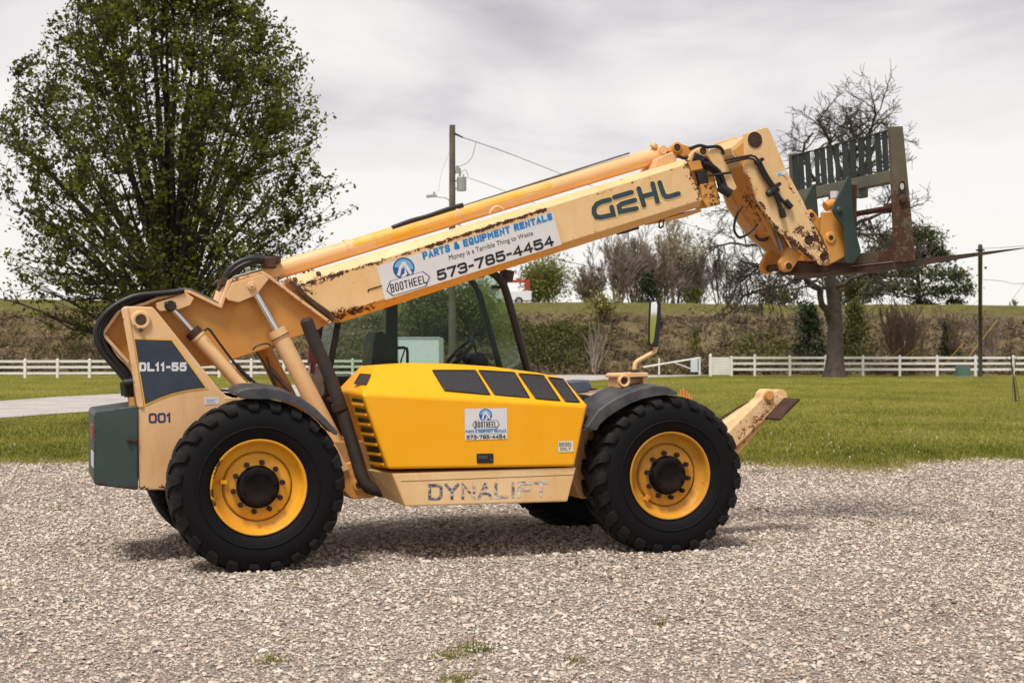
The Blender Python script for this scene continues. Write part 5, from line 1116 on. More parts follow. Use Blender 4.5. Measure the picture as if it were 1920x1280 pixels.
# green hanger plates and orange coupler
hg = [(1590, 331), (1596, 330), (1597, 345), (1600, 400), (1607, 440), (1615, 472), (1603, 491), (1593, 494), (1587, 491), (1585, 450), (1583, 429), (1578, 419), (1564, 400), (1562, 393), (1567, 378)]
for y in (.86, 1.52):
    m = MB(); m.prism(PP(hg, .86), y, y+.03); o = m.build('hanger_plate', mGreen, CAR, .005)
    if y < 1:
        q = P(1573, 394, y); m = MB(); m.lathe([(0, .036), (-.02, .032), (-.026, .018), (-.026, .001)], q.x, q.z, y, 16); m.build('hanger_pin', mGreen, CAR)
        q = P(1600, 380, y); m = MB(); m.box(q.x-.01, q.x+.06, y+.031, y+.12, P(1600, 480, y).z, P(1600, 345, y).z); m.build('stiffener', mRustSteel, CAR, .004)
m = MB(); cp = [(1541, 398), (1572, 396), (1580, 412), (1586, 475), (1583, 482), (1552, 498), (1544, 497), (1553, 470), (1540, 440)]
m.prism(PP(cp, .955), .955, .985); m.prism(PP(cp, .955), 1.50, 1.53); m.prism(PP([(1545, 420), (1578, 415), (1582, 474), (1560, 485)], .985), .985, 1.50); q = P(1557, 446, .955); m.lathe([(0, .060), (-.014, .058), (-.014, .025)], q.x, q.z, .955, 24); m.cyl((q.x, .96, q.z), (q.x, .945, q.z), .026, k=16, m=1); m.build('coupler', [mOrange, mRustSteel], CAR, .008)
m = MB(); m.prism(PP([(1513, 395), (1522, 392), (1530, 400), (1548, 424), (1540, 442), (1524, 418)], 1.03), 1.03, 1.10); q = P(1521, 404, 1.03); m.lathe([(0, .046), (-.012, .044), (-.012, .028)], q.x, q.z, 1.03, 20); m.cyl((q.x, 1.035, q.z), (q.x, 1.02, q.z), .03, k=14, m=1); m.build('coupler_link', [mOrange, mRustSteel], CAR, .008)
m = MB(); m.cyl(P(1548, 388, 1.2), P(1568, 378, 1.2), .05, k=16); q = P(1565, 372, 1.2); m.cyl(q, q+Vector((0, 0, .07)), .045, k=14, m=1); m.build('coupler_cylinder', [mOrangeRust, mDecW], CAR)
q = P(1571, 348, .9); m = MB(); m.box(XC(q.z)-.02, XC(q.z)+.12, 1.0, 1.12, q.z-.09, q.z+.06); m.build('stop_block', mGreenGrey, CAR, .006)
# lower rusty cross tube of the carriage reaching to the boom foot
m = MB(); a = P(1496, 494, 1.05); m.prism(PP([(1496, 488), (1560, 492), (1600, 492), (1600, 500), (1545, 512), (1498, 512)], 1.05), 1.05, 1.45); m.build('lower_tube', mRustSteel, CAR, .02)
# ---- forks
def fork(y, wd, x0, z0, x1, z1, th0, name='fork'):
    m = MB(); dx = (z1-z0)/(x1-x0)
    A = [(x0, y, z0-th0), (x0, y, z0), (x1, y+.03, z1), (x1, y+.03, z1-.010)]; B = [(x0, y+wd, z0-th0), (x0, y+wd, z0), (x1, y+wd-.03, z1), (x1, y+wd-.03, z1-.010)]
    m.loft(A, B); zt1 = P(1672, 322, cN).z
    m.loft([(x0, y, z0-th0), (x0+.055, y, z0-th0), (x0+.055, y+wd, z0-th0), (x0, y+wd, z0-th0)], [(XC(zt1)+.11, y, zt1), (XC(zt1)+.155, y, zt1), (XC(zt1)+.155, y+wd, zt1), (XC(zt1)+.11, y+wd, zt1)])
    return m.build(name, mFork, TH, .004)
y0 = cN+.06; a = P(1698, 487.5, y0); b = P(1925, 463.5, y0); fork(y0, .14, a.x, a.z, b.x, b.z, .076)
y1 = cFar-.26; fork(y1, .14, a.x, a.z+.0, b.x, b.z, .062)
# the lower heel rail with its bright worn edge
m = MB(); zr = zb0-.01; m.box(XC(zb0)-.02, XC(zb0)+.12, cN+.02, cFar, zr-.065, zr); m.build('heel_rail', mFork, CAR, .004)
m = MB(); m.box(XC(zb0)-.026, XC(zb0)-.018, cN+.03, cFar-.25, zr-.004, zr+.006); m.build('worn_edge', mat('worn_bright_steel', (.50, .48, .46), .35, .6), CAR)

# ---- engine hood
def plane3(a, b, c): n = (b-a).cross(c-a).normalized(); return a, n
cH = .05
A0 = P(679, 738, cH); A1 = P(651.5, 734, .60); B0 = P(728, 879, cH); _n = (B0-A0).cross(A1-A0).normalized(); B1 = PL(692, 874, A0, _n)
tp = [(706, 684), (762, 680), (844, 681.5), (925, 687), (1006, 698), (1047, 706), (1060, 711)]
Tn = PP(tp, .45); T1 = P(673.5, 690, .72)
Se = P(1102, 760, cH); Be = P(1078, 874, cH)
Sn = [A0.lerp(Se, i/6) for i in range(7)]; Sn = [Vector((q.x, q.y, q.z)) for q in Sn]
far = 1.05
Tf = [Vector((q.x, far, q.z-.01)) for q in Tn]
vs = Sn+Tn+Tf+[A1, B0, B1, Be, T1, Vector((Se.x, far, Se.z)), Vector((Be.x, far, Be.z)), Vector((A1.x+.0, far, A1.z)), Vector((B1.x, far, B1.z))]
iA1, iB0, iB1, iBe, iT1, iSf, iBf, iAf, iBrf = range(21, 30)
fs = []
for i in range(6): fs += [(i, i+1, 7+i+1, 7+i), (7+i, 7+i+1, 14+i+1, 14+i)]
fs += [tuple(range(7))+(iBe, iB0), (0, iB0, iB1, iA1), (0, iA1, iT1, 7), (7, iT1, 14), (iA1, iB1, iBrf, iAf), (iT1, iA1, iAf, 14), (6, iBe, iBf, iSf), (6, iSf, 20, 13), (iB0, iBe, iBf, iBrf, iB1), tuple(range(14, 21))+(iSf, iBf, iBrf, iAf)]
m = MB(); m.add(vs, fs); HOOD = m.build('engine_hood', mHood, TH, .022, 3)
# grilles on the sloping shoulder
def zh(u, v): return (600+u*.27083, 660+v*.27083)
def plane3_(a, b, c): n = (b-a).cross(c-a).normalized(); return a, n
def hoodp(px, py, off):
    best = None
    for i in range(6):                              # pick the shoulder strip under this pixel
        a, n = plane3(Sn[i], Sn[i+1], Tn[i])
        if n.y > 0: n = -n
        q = PL(px, py, a+n*off, n)
        if Sn[i].x-1e-6 <= q.x-(q.y-cH)*.25 <= Sn[i+1].x+1e-6: best = q
    return best or q
a, n_h = plane3(Sn[1], Sn[5], Tn[2].lerp(Tn[3], .5))
if n_h.y > 0: n_h = -n_h
grl = [[(780, 130), (1075, 130), (1175, 297), (865, 270)], [(1100, 130), (1345, 145), (1448, 318), (1210, 297)], [(1375, 152), (1545, 165), (1660, 340), (1495, 325)], [(1580, 178), (1680, 190), (1795, 350), (1700, 345)]]
def hood_surface(px, py, off):
    # exact: intersect the pixel's line with every shoulder triangle
    a = P(px, py, -1.0); b = P(px, py, 2.0); d = b-a
    for i in range(6):
        for t3 in ((Sn[i], Sn[i+1], Tn[i+1]), (Sn[i], Tn[i+1], Tn[i])):
            p0, n = plane3(*t3)
            if n.y > 0: n = -n
            q = a+d*((p0-a).dot(n)/d.dot(n)); ok = True
            for k in range(3):
                e0, e1 = t3[k], t3[(k+1) % 3]
                s1 = (e1-e0).cross(q-e0).dot(n); s2 = (e1-e0).cross(t3[(k+2) % 3]-e0).dot(n)
                if s1*s2 < -1e-9: ok = False
            if ok: return q+n*off
    return PL(px, py, Sn[1]+n_h*off, n_h)
for g in grl:
    px = [Vector(zh(*q)) for q in g]; m = MB(); K = 6; vs = []
    for i in range(K):
        for j in range(K):
            q = px[0].lerp(px[1], i/(K-1)).lerp(px[3].lerp(px[2], i/(K-1)), j/(K-1)); vs.append(hood_surface(q.x, q.y, .006))
    m.add(vs, [(i*K+j, (i+1)*K+j, (i+1)*K+j+1, i*K+j+1) for i in range(K-1) for j in range(K-1)], 0)
    per = [vs[i*K] for i in range(K)]+[vs[(K-1)*K+j] for j in range(1, K)]+[vs[i*K+K-1] for i in range(K-2, -1, -1)]+[vs[j] for j in range(K-2, 0, -1)]
    m.tube(per+[per[0]], .007, 6, 1); m.build('grille', [mGrille, mDecB], HOOD)
p0, n = plane3(A0, Tn[0], T1)
if n.z < 0: n = -n
m = MB(); m.add([PL(*zh(*q), p0+n*.006, n) for q in ((230, 220), (275, 146), (354, 151), (320, 224))], [(0, 1, 2, 3)]); m.build('rear_vent', mat('vent_brown', (.035, .025, .02), .7), HOOD)
# louvres in the rear face
nr = (B0-A0).cross(A1-A0).normalized()
if nr.x > 0: nr = -nr
for k in range(7):
    v0 = .075+k*.128; v1 = v0+.066+.004*k; m = MB()
    c4 = []
    for u, v in ((.09, v0), (.78, v0), (.80, v1), (.11, v1)):
        a = A0.lerp(A1, u); b = B0.lerp(B1, u); c4.append(a.lerp(b, v)+nr*.006)
    m.add(c4, [(0, 1, 2, 3)], 0); e = c4[3].lerp(c4[2], .5); m.bar(c4[3]+nr*.004, c4[2]+nr*.004, .014, .02, 1); m.build('louvre', [mDecB, mHood], HOOD)
# hood sticker
cs = cH-.004; m = MB(); m.add(PP([(871, 766), (950.5, 764.5), (951.5, 822), (872, 825)], cs), [(0, 1, 2, 3)], 0)
logo(m, (910.5, 778), 12.2, [(886, 796), (891, 788), (932, 787), (936.5, 795), (931.5, 803.5), (891.5, 805)], [(891, 790.2), (931, 789.4), (931, 801), (891, 802)], cs-.001, dict(white=0, black=1, mid=3, sky=4, edge=1), 1.2)
swrite(m, 'PARTS & EQUIPMENT RENTALS', [(873, 806), (949, 804.5), (949, 809.5), (873, 811)], cs-.002, 2, .22, .13); write(m, 'Money is a Terrible Thing to Waste', [(881, 812), (942, 811), (942, 814.5), (881, 815.5)], cs-.002, 5, 0); swrite(m, '573-785-4454', [(874.5, 816), (948, 814.5), (948, 821), (875, 823)], cs-.002, 1, .20, .10)
m.build('rental_sticker', MT+[mat('grey_print', (.22, .30, .38), .5)], HOOD)
m = MB(); m.add(PP([(1046, 827), (1075, 826), (1075.5, 846.5), (1046.5, 847.5)], cs), [(0, 1, 2, 3)], 0); swrite(m, 'DIESEL', [(1048, 829.5), (1072.5, 828.8), (1072.5, 835.5), (1048, 836.3)], cs-.002, 1, .16, .25); swrite(m, 'ONLY', [(1050.5, 838), (1070, 837.4), (1070, 843.6), (1050.5, 844.4)], cs-.002, 1, .16, .25); m.build('fuel_sticker', [mat('cream_sticker', (.72, .66, .52), .5), mat('grey_lettering', (.12, .12, .13), .5)], HOOD)
m = MB(); m.prism(PP([(894, 850), (925.5, 849.5), (925.5, 868), (894.5, 868.5)], cH-.008), cH-.008, cH+.02); o = m.build('latch', mDecB, HOOD, .006); m = MB(); q = P(920.5, 861.5, cH-.012); m.cyl((q.x, cH-.016, q.z), (q.x, cH-.006, q.z), .012, k=14); m.prism(PP([(897, 854), (915, 853.7), (915, 860), (897, 860.4)], cH-.013), cH-.013, cH-.006); o2 = m.build('latch_handle', mat('latch_grey', (.06, .065, .075), .4, .3), HOOD, .003)
# ---- lower side panel
cP = .07; N4 = PP([(735, 887), (1081, 876), (1064.5, 940), (760, 949.5), (729, 889)], cP); N4 = N4[:4]
F4 = [P(688, 879, .58), Vector((N4[1].x, .60, N4[1].z)), Vector((N4[2].x, .60, N4[2].z)), P(712, 930, .58)]
m = MB(); m.loft(N4, F4); SP = m.build('side_panel', wornpaint('panel_paint', CREAM, FADED, [sg((760, 950), (1064, 940), cP, .035, .35)], .5, .4, stain=.45), TH, .014, 3)
mDy = bpy.data.materials.new('peeling_lettering'); mDy.use_nodes = True; t = mDy.node_tree; b = t.nodes['Principled BSDF']; oc = N(t, 'ShaderNodeTexCoord').outputs['Object']
mp = N(t, 'ShaderNodeMapping'); mp.inputs['Scale'].default_value = (7, 1, 16); t.links.new(oc, mp.inputs[0]); pn = noise(t, mp.outputs[0], 2.1, 4, .6); sxx = N(t, 'ShaderNodeSeparateXYZ'); t.links.new(oc, sxx.inputs[0])
x0 = P(803, 920, cP).x; x1 = P(1028, 920, cP).x; along = M(t, 'DIVIDE', M(t, 'SUBTRACT', sxx.outputs[0], x0), x1-x0)
v = M(t, 'ADD', pn, M(t, 'MULTIPLY', M(t, 'SUBTRACT', along, .45), .20))
t.links.new(ramp(t, v, [(.36, (.045, .055, .11)), (.46, (.17, .18, .22)), (.50, (.42, .41, .42)), (.545, (.66, .40, .19)), (.60, (.60, .55, .50)), (.72, (.76, .74, .72))]), b.inputs['Base Color']); b.inputs['Roughness'].default_value = .5
m = MB(); swrite(m, 'DYNALIFT', [(803, 907), (1028, 901), (1028, 931), (803, 937)], cP-.003, 0, .18, .16); m.build('model_lettering', mDy, SP)
m = MB(); m.bar(P(752, 902, cP-.001), P(1076, 889.5, cP-.001), .002, .0035); m.build('panel_seam', mRustSteel, SP)
# ---- exhaust pipe
m = MB(); ex = [P(575, 602, .72), P(583, 625, .72), P(602, 668, .72), P(622, 715, .70), P(643, 775, .66), P(660, 830, .62), P(676, 885, .58), P(683, 903, .56), P(692, 913, .56), P(712, 919, .55), P(740, 923, .55)]
m.tube(ex, .056, 20); q = P(575, 602, .72); m.cyl(P(573, 595.5, .72), P(574, 598.5, .72), .030, .048, 20); m.cyl(P(574, 598.5, .72), q, .048, .056, 20, caps=False); EXH = m.build('exhaust_pipe', mPipe, TH)
m = MB(); d = (P(637, 766, .66)-P(632, 750, .66)).normalized(); m.cyl(P(634, 755, .66), P(638.5, 768, .66), .064, k=20); m.cyl(P(630, 752, .70), P(616, 748, .9), .02, k=8); m.build('exhaust_clamp', mRustSteel, EXH)
# ---- fenders
def fender(top, bot, y0, y1, name='fender'):
    m = MB(); n = len(top)
    tN = PP(top, y0); bN = PP(bot, y0); th = .022
    vs = tN+bN; tF = [Vector((q.x, y1, q.z+.03)) for q in tN]; bF = [Vector((q.x, y1, q.z-.01)) for q in tN]
    bI = [Vector((q.x, y0+.03, q.z-th)) for q in tN]
    allv = bN+tN+tF+bF+bI; fs = []
    for i in range(n-1):
        for a, b in ((0, 1), (1, 2), (2, 3), (3, 4), (4, 0)):
            fs.append((a*n+i, a*n+i+1, b*n+i+1, b*n+i))
    fs += [(0, n, 2*n, 3*n, 4*n), (n-1, 2*n-1, 3*n-1, 4*n-1, 5*n-1)]
    m.add(allv, fs, 0, False); return m.build(name, mFender, TH, .012, 3)
fender([(443, 737), (450, 731.5), (468, 727), (497, 726.5), (526, 730), (548, 737.5), (569, 748), (590, 763), (612, 785), (635, 811)], [(449, 746), (455, 748.5), (470, 749), (497, 749.5), (520, 751), (542, 757), (560, 764), (580, 775), (599, 791), (625, 816)], -.02, .50)
fender([(1099, 802), (1110, 786), (1122, 769), (1138, 757), (1156, 746), (1176, 736.5), (1199, 728.5), (1228, 723), (1252, 725), (1271, 735)], [(1120, 808.5), (1124, 799), (1133, 789), (1148, 777.5), (1164, 767.5), (1184, 757), (1206, 748.5), (1229, 743.5), (1252, 741.5), (1271, 741)], .0, .52)
for x in (0, XF):                                   # the pair on the other side
    m = MB(); A = []; B = []
    for k in range(11):
        a = R(28+124*k/10); A.append((x+.74*math.cos(a), .655+.74*math.sin(a))); B.append((x+.72*math.cos(a), .655+.72*math.sin(a)))
    m.prism(A+B[::-1], 2.0, 2.52); m.build('fender', mFender, TH, .004)
m = MB(); m.prism(PP([(420, 745), (500, 748), (560, 768), (622, 820), (655, 880), (600, 900), (430, 820)], .56), .56, .60); m.build('fender_bracket', mCream, TH, .006)
# rusty rods and fittings at the front fender's end
m = MB()
for k, (x, y0, y1) in enumerate(((1276, 752, 729), (1281, 752, 727), (1287, 752, 733), (1292, 752, 737), (1296, 752, 741))): m.cyl(P(x, y0+6, .62), P(x+.8, y1, .62), .011+.004*(k % 2), k=8)
m.box(P(1270, 750, .6).x, P(1300, 750, .6).x, .58, .8, P(1280, 765, .6).z, P(1280, 752, .6).z); m.build('hose_manifold', mOrangeRust, TH, .003)
# ---- tank cap and dark gear behind the hood's front
m = MB(); m.prism(PP([(1068, 716), (1098, 713), (1108, 718), (1110, 727), (1103, 735), (1072, 738)], .55), .55, .95); m.prism(PP([(1084, 712), (1105, 712), (1105, 716), (1084, 717)], .6), .6, .8); m.build('reservoir_cap', mat('grey_blue_plastic', (.10, .125, .17), .55, var=.3, vscale=12), TH, .02)
m = MB(); m.prism(PP([(1085, 738), (1116, 742), (1134, 752), (1120, 780), (1098, 790)], .50), .50, 1.3); m.build('battery_box', mBlack, TH, .02)
m = MB(); m.prism(PP([(585, 700), (590, 687), (610, 683), (618, 742), (588, 745)], 1.62), 1.62, 1.9); m.build('washer_tank', mat('milky_plastic', (.42, .41, .36), .5, var=.2), TH, .02)
m = MB(); m.cyl(P(585, 700, 1.6), P(592, 640, 1.6), .022, k=8); m.box(P(578, 650, 1.58).x, P(590, 650, 1.58).x, 1.56, 1.62, P(584, 680, 1.58).z, P(584, 648, 1.58).z); m.build('red_reflector', mat('reflector_red', (.22, .035, .03), .4), TH)
# ---- hydraulic hoses over the rear
hl = [[(345, 544), (320, 548), (285, 551), (250, 556), (214, 574), (188, 600), (180, 630), (190, 658), (212, 684), (232, 706), (240, 722)], [(340, 546), (310, 551), (270, 557), (238, 570), (208, 590), (194, 612), (192, 636), (203, 660), (224, 686), (238, 704), (244, 722)], [(345, 546), (300, 552), (260, 560), (228, 574), (200, 596), (186, 622), (186, 646), (198, 668), (220, 694), (234, 712), (236, 724)], [(330, 549), (290, 556), (250, 566), (216, 582), (199, 602), (195, 626), (200, 646), (216, 672), (234, 690), (243, 706), (247, 722)]]
for k, h in enumerate(hl):
    m = MB(); m.tube(PP(h, .86+.05*k), .024, 10, sub=3); m.build('hydraulic_hose', mHose, TH)
m = MB()
for k, (x, y) in enumerate(((231, 716), (237, 718), (243, 719))): m.cyl(P(x, y, .80+.05*k), P(x+2.5, y+26, .80+.05*k), .028, k=12)
m.cyl(P(232, 718, .8), P(249, 716, .8), .034, k=12); m.build('hose_end', mDarkMetal, TH)
m = MB(); m.prism(PP([(240, 745), (251, 744), (255, 764), (243, 764)], .80), .80, .9); m.build('hose_bracket', mOrange, TH, .004)
for k in range(3):
    m = MB(); m.tube(PP([(300, 556+k), (345, 541.5+k), (358, 543+k), (385, 556+k), (411, 568.5+k), (417, 562+k), (428, 527+k), (440, 519+k), (490, 505+k)], 1.02+.06*k), .010, 7); m.build('steel_line', mSteelPipe if k != 1 else mDarkMetal, TH)
for k, h in enumerate(([(418, 527), (430, 505), (450, 490), (472, 484), (494, 486)], [(422, 530), (436, 510), (456, 497), (474, 491), (496, 491)], [(426, 526), (440, 503), (458, 487), (478, 481), (498, 484)])):
    m = MB(); m.tube(PP(h, 1.05+.06*k), .022, 9, sub=4); m.build('hydraulic_hose', mHose, TH)
m = MB(); m.box(P(412, 530, 1.1).x, P(426, 530, 1.1).x, 1.0, 1.3, P(420, 536, 1.1).z, P(420, 522, 1.1).z); m.cyl(P(408, 545, 1.05), P(418, 528, 1.05), .02, k=8); m.build('hose_junction', mRustSteel, TH, .006)
m = MB(); m.tube(PP([(383, 620), (388, 616), (394, 619), (402, 630), (430, 668), (452, 694), (472, 712), (489, 726)], .80), .010, 8, sub=3); m.tube(PP([(442, 682), (456, 699), (472, 714)], .795), .018, 8); m.tube(PP([(474, 656), (482, 648), (500, 644), (508, 648)], .85), .007, 6, sub=3); m.build('cylinder_hose', mHose, TH)
m = MB(); m.tube(PP([(476, 655), (490, 672), (505, 700), (517, 728)], 1.0), .009, 6, sub=3); m.tube(PP([(520, 725), (507, 694), (500, 668)], .95), .008, 6); m.build('cylinder_hose', mPipe, TH)
# ---- cab
y0, y1 = 1.62, 2.46
CAB = empty('cab', (0, 0, 0), 0, TH)
def frame(pts, c, wd, name, mt=mDarkMetal):
    m = MB(); q = PP(pts, y0) if c is None else PP(pts, c)
    q = smooth_path(q, 4) if len(q) > 3 else q
    m.tube(q, wd, 8); return m.build(name, mt, CAB)
ap = [(700, 500), (780, 502), (860, 503.5), (900, 505), (922, 511), (937, 524), (948, 545), (968, 615), (991, 700)]
mPil = mat('pillar_black', (.018, .017, .016), .45, var=.3, vscale=8)
for c in (y0, y1):
    pts = PP(ap, y0); pts = [Vector((p.x, c, p.z)) for p in smooth_path(pts, 4)]
    m = MB(); m.tube(pts, .038 if c == y0 else .034, 10); m.build('front_pillar', mPil, CAB)
    a = P(650, 505, y0); b = P(632, 612, y0); e = P(612, 720, y0)
    m = MB(); m.bar(Vector((a.x, c, a.z)), Vector((b.x, c, b.z)), .06, .055, up=(0, 1, 0)); m.bar(Vector((b.x, c, b.z)), Vector((e.x, c, e.z)), .06, .055, up=(0, 1, 0)); m.build('rear_pillar', mPil, CAB, .01)
pts_roof = PP([(655, 500), (905, 507)], y0)
m = MB(); zr = P(900, 505, y0).z; xa = P(650, 505, y0).x; xb = P(905, 507, y0).x; m.box(xa, xb, y0, y1, zr-.02, zr+.035); m.build('roof', mPil, CAB, .02)
m = MB(); q = PP([(723, 560), (744.5, 560), (744.5, 690), (723, 690)], y1); m.prism(q, y1-.03, y1+.03); m.build('door_post', mat('post_green_black', (.012, .020, .017), .5), CAB, .006)
xb2 = P(612, 720, y0).x; xf2 = P(991, 700, y0).x
m = MB(); m.box(xb2-.05, xf2+.12, y0+.0, y1, .85, P(620, 697, y0).z-.04); m.build('cab_body', mPil, CAB, .03)
def pane(pts, name='window'):
    m = MB(); n = len(pts); m.add(pts, [list(range(n))]); m.build(name, mGlass, CAB)
side = [(640, 560), (655, 507), (860, 506), (897, 508), (917, 514), (932, 526), (943, 545), (963, 615), (985, 698), (616, 700)]
for c in (y0+.01, y1-.01): pane([Vector((p.x, c, p.z)) for p in PP(side, y0)])
fp = PP([(922, 511), (937, 524), (948, 545), (968, 615), (991, 700)], y0)
m = MB(); vs = [Vector((p.x, y, p.z)) for y in (y0, y1) for p in fp]; m.add(vs, [(i, i+1, 5+i+1, 5+i) for i in range(4)]); m.build('windscreen', mGlass, CAB)
rp = PP([(650, 505), (632, 612), (612, 720)], y0); m = MB(); m.add([Vector((p.x, y, p.z)) for y in (y0+.03, y1-.03) for p in rp[:]], [(0, 1, 4, 3), (1, 2, 5, 4)]); m.build('rear_window', mGlassR, CAB)
for x, z, nm in ((xb, zr-.05, 'front_header'), (xa+.02, zr-.05, 'rear_header')):
    m = MB(); m.bar((x, y0, z), (x, y1, z), .05, .05); m.build(nm, mPil, CAB, .01)
mSeat = mat('seat_vinyl', (.016, .018, .019), .55, var=.3, vscale=10)
m = MB(); m.prism(PP([(693, 700), (697, 645), (701, 625), (706, 621.5), (716, 622), (724, 632), (736, 656), (748, 690), (752, 720)], 1.95), 1.88, 2.28); m.box(P(700, 690, 1.95).x, P(700, 690, 1.95).x+.55, 1.85, 2.3, 1.22, 1.38); m.build('seat', mSeat, CAB, .03, 3)
m = MB(); m.tube(PP([(745, 652), (757, 651.5), (763, 653), (764, 660), (764, 700)], 1.85), .014, 8); m.build('arm_rail', mDarkMetal, CAB)
q = P(862, 663, 2.05); ax = Vector((.72, 0, -.69)).normalized(); u = Vector((0, 1, 0)); v = ax.cross(u)
m = MB(); n = 28; m.tube([q+(u*math.cos(2*math.pi*i/n)+v*math.sin(2*math.pi*i/n))*.185 for i in range(n+1)], .018, 8)
for k in range(3): a = 2*math.pi*k/3+.4; m.cyl(q+ax*.03, q+(u*math.cos(a)+v*math.sin(a))*.18, .012, k=8)
m.cyl(q, q+ax*.45, .03, k=12); m.cyl(q-ax*.02, q+ax*.04, .05, k=14); m.build('steering_wheel', mSeat, CAB)
m = MB(); m.prism(PP([(880, 700), (885, 668), (893, 661), (905, 661), (913, 672), (916, 700)], 1.95), 1.9, 2.25); m.build('instrument_console', mSeat, CAB, .02)
m = MB(); m.tube(PP([(893, 664), (890, 645), (888, 634), (892, 628), (903, 626)], 2.2), .012, 8, sub=3); m.build('grab_rail', mDarkMetal, CAB)
m = MB(); m.tube([P(722, 577, 1.8), P(712, 605, 1.8), P(706, 622, 1.8)], .004, 5); m.tube([P(693, 640, 1.7), P(690, 655, 1.7), P(684, 668, 1.7), P(679, 684, 1.7)], .010, 6, 1); m.tube([P(760, 652, 2.3), P(752, 676, 2.3), P(747, 700, 2.3)], .008, 6, 1); m.build('seat_belt', [mDarkMetal, mat('belt_tan', (.35, .27, .10), .7)], CAB)
m = MB(); a = P(948, 527, 1.75); b = P(951, 507, 1.75); m.cyl(a, b, .068, .072, 22); m.cyl(a-Vector((0, 0, .08)), a, .02, k=8); m.bar(a-Vector((.14, 0, .06)), a-Vector((0, 0, .06)), .03, .03); m.build('work_lamp', mat('lamp_body', (.035, .028, .024), .5, var=.3, vscale=9), TH, .004)
# ---- wing mirror
m = MB(); mo = [(1219, 566), (1221, 562.5), (1232, 562.5), (1237.5, 568), (1237, 600), (1232.5, 650), (1219, 650), (1216.5, 640), (1217, 600)]
m.prism(PP(mo, .30), .27, .33)
# housing: shallow shell turned towards the driver
MIR = m.build('wing_mirror', mBlack, TH, .012, 3)
m = MB(); m.add([Vector((q.x, .266-.0175*(q.z-1.78), q.z)) for q in PP([(1220.5, 567), (1230, 565), (1232, 572), (1230.5, 600), (1225.5, 640), (1221, 646), (1218.5, 640), (1219, 600)], .266)], [list(range(8))]); m.build('mirror_glass', mat('mirror_silver', (.85, .86, .88), .03, 1.0), MIR)
m = MB(); m.cyl(P(1237, 605, .30), P(1242, 602, .30), .02, k=8); m.tube([P(1238, 596, .30), P(1241, 600, .30), P(1241, 612, .30), P(1237, 615, .30)], .01, 6); m.build('mirror_clamp', mDarkMetal, MIR)
m = MB(); m.tube(PP([(1229, 648), (1228.5, 657), (1224, 661), (1200, 674), (1192, 680), (1190, 688), (1189, 700)], .32), .020, 10, sub=3); m.build('mirror_arm', mCream, TH)
m = MB(); m.prism(PP([(1163, 703), (1168, 699.5), (1214, 698), (1216, 701), (1216, 706), (1163, 708)], .25), .25, .60); m.prism(PP([(1165, 707), (1180, 707), (1180, 735), (1165, 735)], .28), .28, .58); m.prism(PP([(1206, 705), (1215, 705), (1215, 735), (1206, 735)], .28), .28, .58); q = P(1170, 714, .26); m.lathe([(.02, .055), (-.02, .055), (-.02, .036), (0, .03)], q.x, q.z, .26, 20, 0); m.cyl((q.x, .262, q.z), (q.x, .258, q.z), .034, k=16, m=1); m.prism(PP([(1180, 709), (1206, 708), (1206, 735), (1180, 735)], .36), .36, .5); q = P(1190, 699, .32); m.cyl((q.x, .32, q.z-.01), (q.x, .32, q.z+.03), .035, k=12, m=1); m.build('mirror_mount', [mCream, mRustSteel], TH, .006)
# ---- stabiliser leg at the front
mLeg = wornpaint('leg_paint', (.70, .40, .17), FADED, [sg((1452, 752), (1395, 815), .75, .24, .62), sg((1385, 850), (1420, 800), .75, .14, .7), sg((1452, 760), (1466, 748), .75, .12, .6)], .5, .5, (.24, .085, .028), stain=.75, undercoat=(.46, .20, .06))
mLegR = wornpaint('leg_rust_paint', (.50, .24, .07), (.60, .34, .13), [sg((1440, 785), (1380, 850), .85, .3, .55)], .6, .6, (.07, .03, .014), stain=.5)
arm = [(1318, 850), (1366, 808), (1428, 746), (1431, 735), (1438, 729), (1447, 729), (1455, 734), (1460, 740), (1472, 746), (1437, 784), (1391, 828), (1345, 875), (1318, 895)]
for y in (.78,):
    m = MB(); m.prism(PP([(1318, 893), (1345, 873), (1391, 826), (1436, 783), (1441, 786), (1384, 853), (1355, 885), (1318, 915)], .80), .80, .93); FLG = m.build('stabiliser_flange', mLegR, TH, .008)
    m = MB(); m.prism(PP(arm, .78), y, y+.15); ST = m.build('stabiliser_leg', mLeg, TH, .012)
    m = MB(); m.cyl((P(1440, 742, .78).x, y-.03, P(1440, 742, .78).z), (P(1440, 742, .78).x, y+.14, P(1440, 742, .78).z), .036, k=18); m.lathe([(0, .05), (-.02, .05), (-.02, .04)], P(1440, 742, .78).x, P(1440, 742, .78).z, y, 20); m.build('foot_pin', mOrangeRust, ST)
    m = MB(); a = P(1471, 745, .78); b = P(1434, 783, .78); nn = Vector((a.z-b.z, 0, b.x-a.x)).normalized(); nn = nn if nn.x > 0 else -nn
    A = [Vector((a.x, y-.27, a.z)), Vector((a.x, y+.22, a.z)), Vector((b.x, y+.22, b.z)), Vector((b.x, y-.27, b.z))]; m.loft(A, [q+nn*.022 for q in A]); m.build('foot_pad', mRustSteel, ST, .004)
m = MB(); m.cyl(P(1310, 836, 1.0), P(1425, 755, 1.0), .075, k=18); q = P(1462, 742, .95); m.cyl((q.x, .92, q.z), (q.x, 1.06, q.z), .065, k=18); o = m.build('stabiliser_cylinder', mCream, TH); m = MB(); m.tube(PP([(1340, 792), (1385, 763), (1414, 749), (1420, 752)], 1.0), .01, 6); m.build('feed_pipe', mRustSteel, o)
# axle and frame shadows under the front
m = MB(); m.box(P(1330, 860, .78).x-.5, P(1330, 860, .78).x+.05, .70, 1.45, .55, .95); m.build('front_crossmember', mOrange, TH, .02)

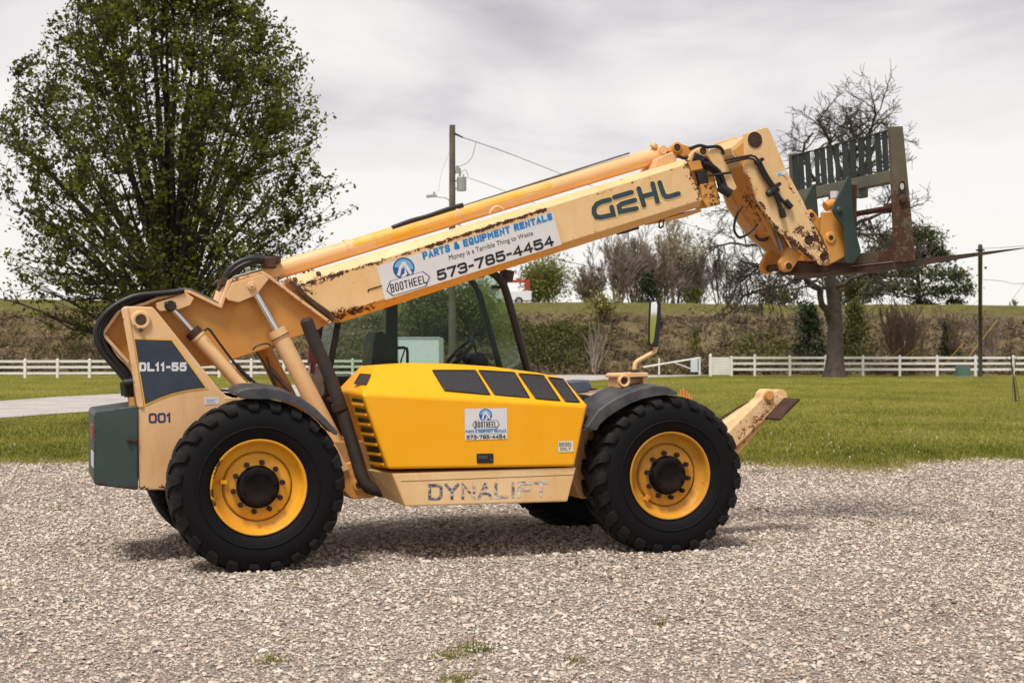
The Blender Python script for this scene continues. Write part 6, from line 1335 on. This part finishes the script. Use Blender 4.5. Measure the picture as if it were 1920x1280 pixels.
# pieces that lie apart become parts of their own
def split_loose(o):
    me = o.data; n = len(me.vertices); par = list(range(n))
    def find(i):
        while par[i] != i: par[i] = par[par[i]]; i = par[i]
        return i
    seen = {}
    for v in me.vertices:
        key = tuple(round(q, 4) for q in v.co)
        if key in seen: par[find(v.index)] = find(seen[key])
        else: seen[key] = v.index
    for e in me.edges: par[find(e.vertices[0])] = find(e.vertices[1])
    comp = {}
    for v in me.vertices: comp.setdefault(find(v.index), []).append(v.index)
    bb = [[ids, [min(me.vertices[i].co[k] for i in ids)-.012 for k in range(3)], [max(me.vertices[i].co[k] for i in ids)+.012 for k in range(3)]] for ids in comp.values()]
    ch = True
    while ch:
        ch = False
        for i in range(len(bb)):
            for j in range(i+1, len(bb)):
                if all(bb[i][1][k] <= bb[j][2][k] and bb[j][1][k] <= bb[i][2][k] for k in range(3)):
                    bb[i] = [bb[i][0]+bb[j][0], [min(a, b) for a, b in zip(bb[i][1], bb[j][1])], [max(a, b) for a, b in zip(bb[i][2], bb[j][2])]]; del bb[j]; ch = True; break
            if ch: break
    if len(bb) < 2: return
    grp = {i: g for g, q in enumerate(bb) for i in q[0]}
    for g in range(len(bb)):
        fs = [p for p in me.polygons if grp[p.vertices[0]] == g]; m = MB(); mp_ = {}
        for i in bb[g][0]: mp_[i] = len(m.v); m.v.append(tuple(me.vertices[i].co))
        for p in fs: m.f.append([mp_[i] for i in p.vertices]); m.m.append(p.material_index); m.s.append(p.use_smooth)
        c = m.build(o.name.split('.')[0], list(me.materials), o.parent); c.location = o.location; c.rotation_euler = o.rotation_euler
        for md in o.modifiers:
            if md.type == 'BEVEL':
                q = c.modifiers.new('bevel', 'BEVEL'); q.width = md.width; q.segments = md.segments; q.limit_method = 'ANGLE'; q.angle_limit = md.angle_limit
    bpy.data.objects.remove(o)
for o in [o for o in bpy.data.objects if o.type == 'MESH' and o.parent and not o.children and len(o.data.vertices) < 1500 and o.name.split('.')[0] in ('hose_clamp', 'hose_fitting', 'insulator', 'jumper_wire', 'seat_belt', 'cylinder_hose', 'valve_block', 'rear_lamp', 'hose_manifold', 'cutout_switch', 'steel_line', 'hose_end', 'red_reflector', 'exhaust_clamp', 'trim', 'hose_junction', 'cheek_plate', 'port_fitting', 'pivot_pin', 'weld_seam', 'side_line', 'mirror_clamp', 'latch', 'top_pipe', 'coupler_cylinder', 'reservoir_cap')]:
    split_loose(o)
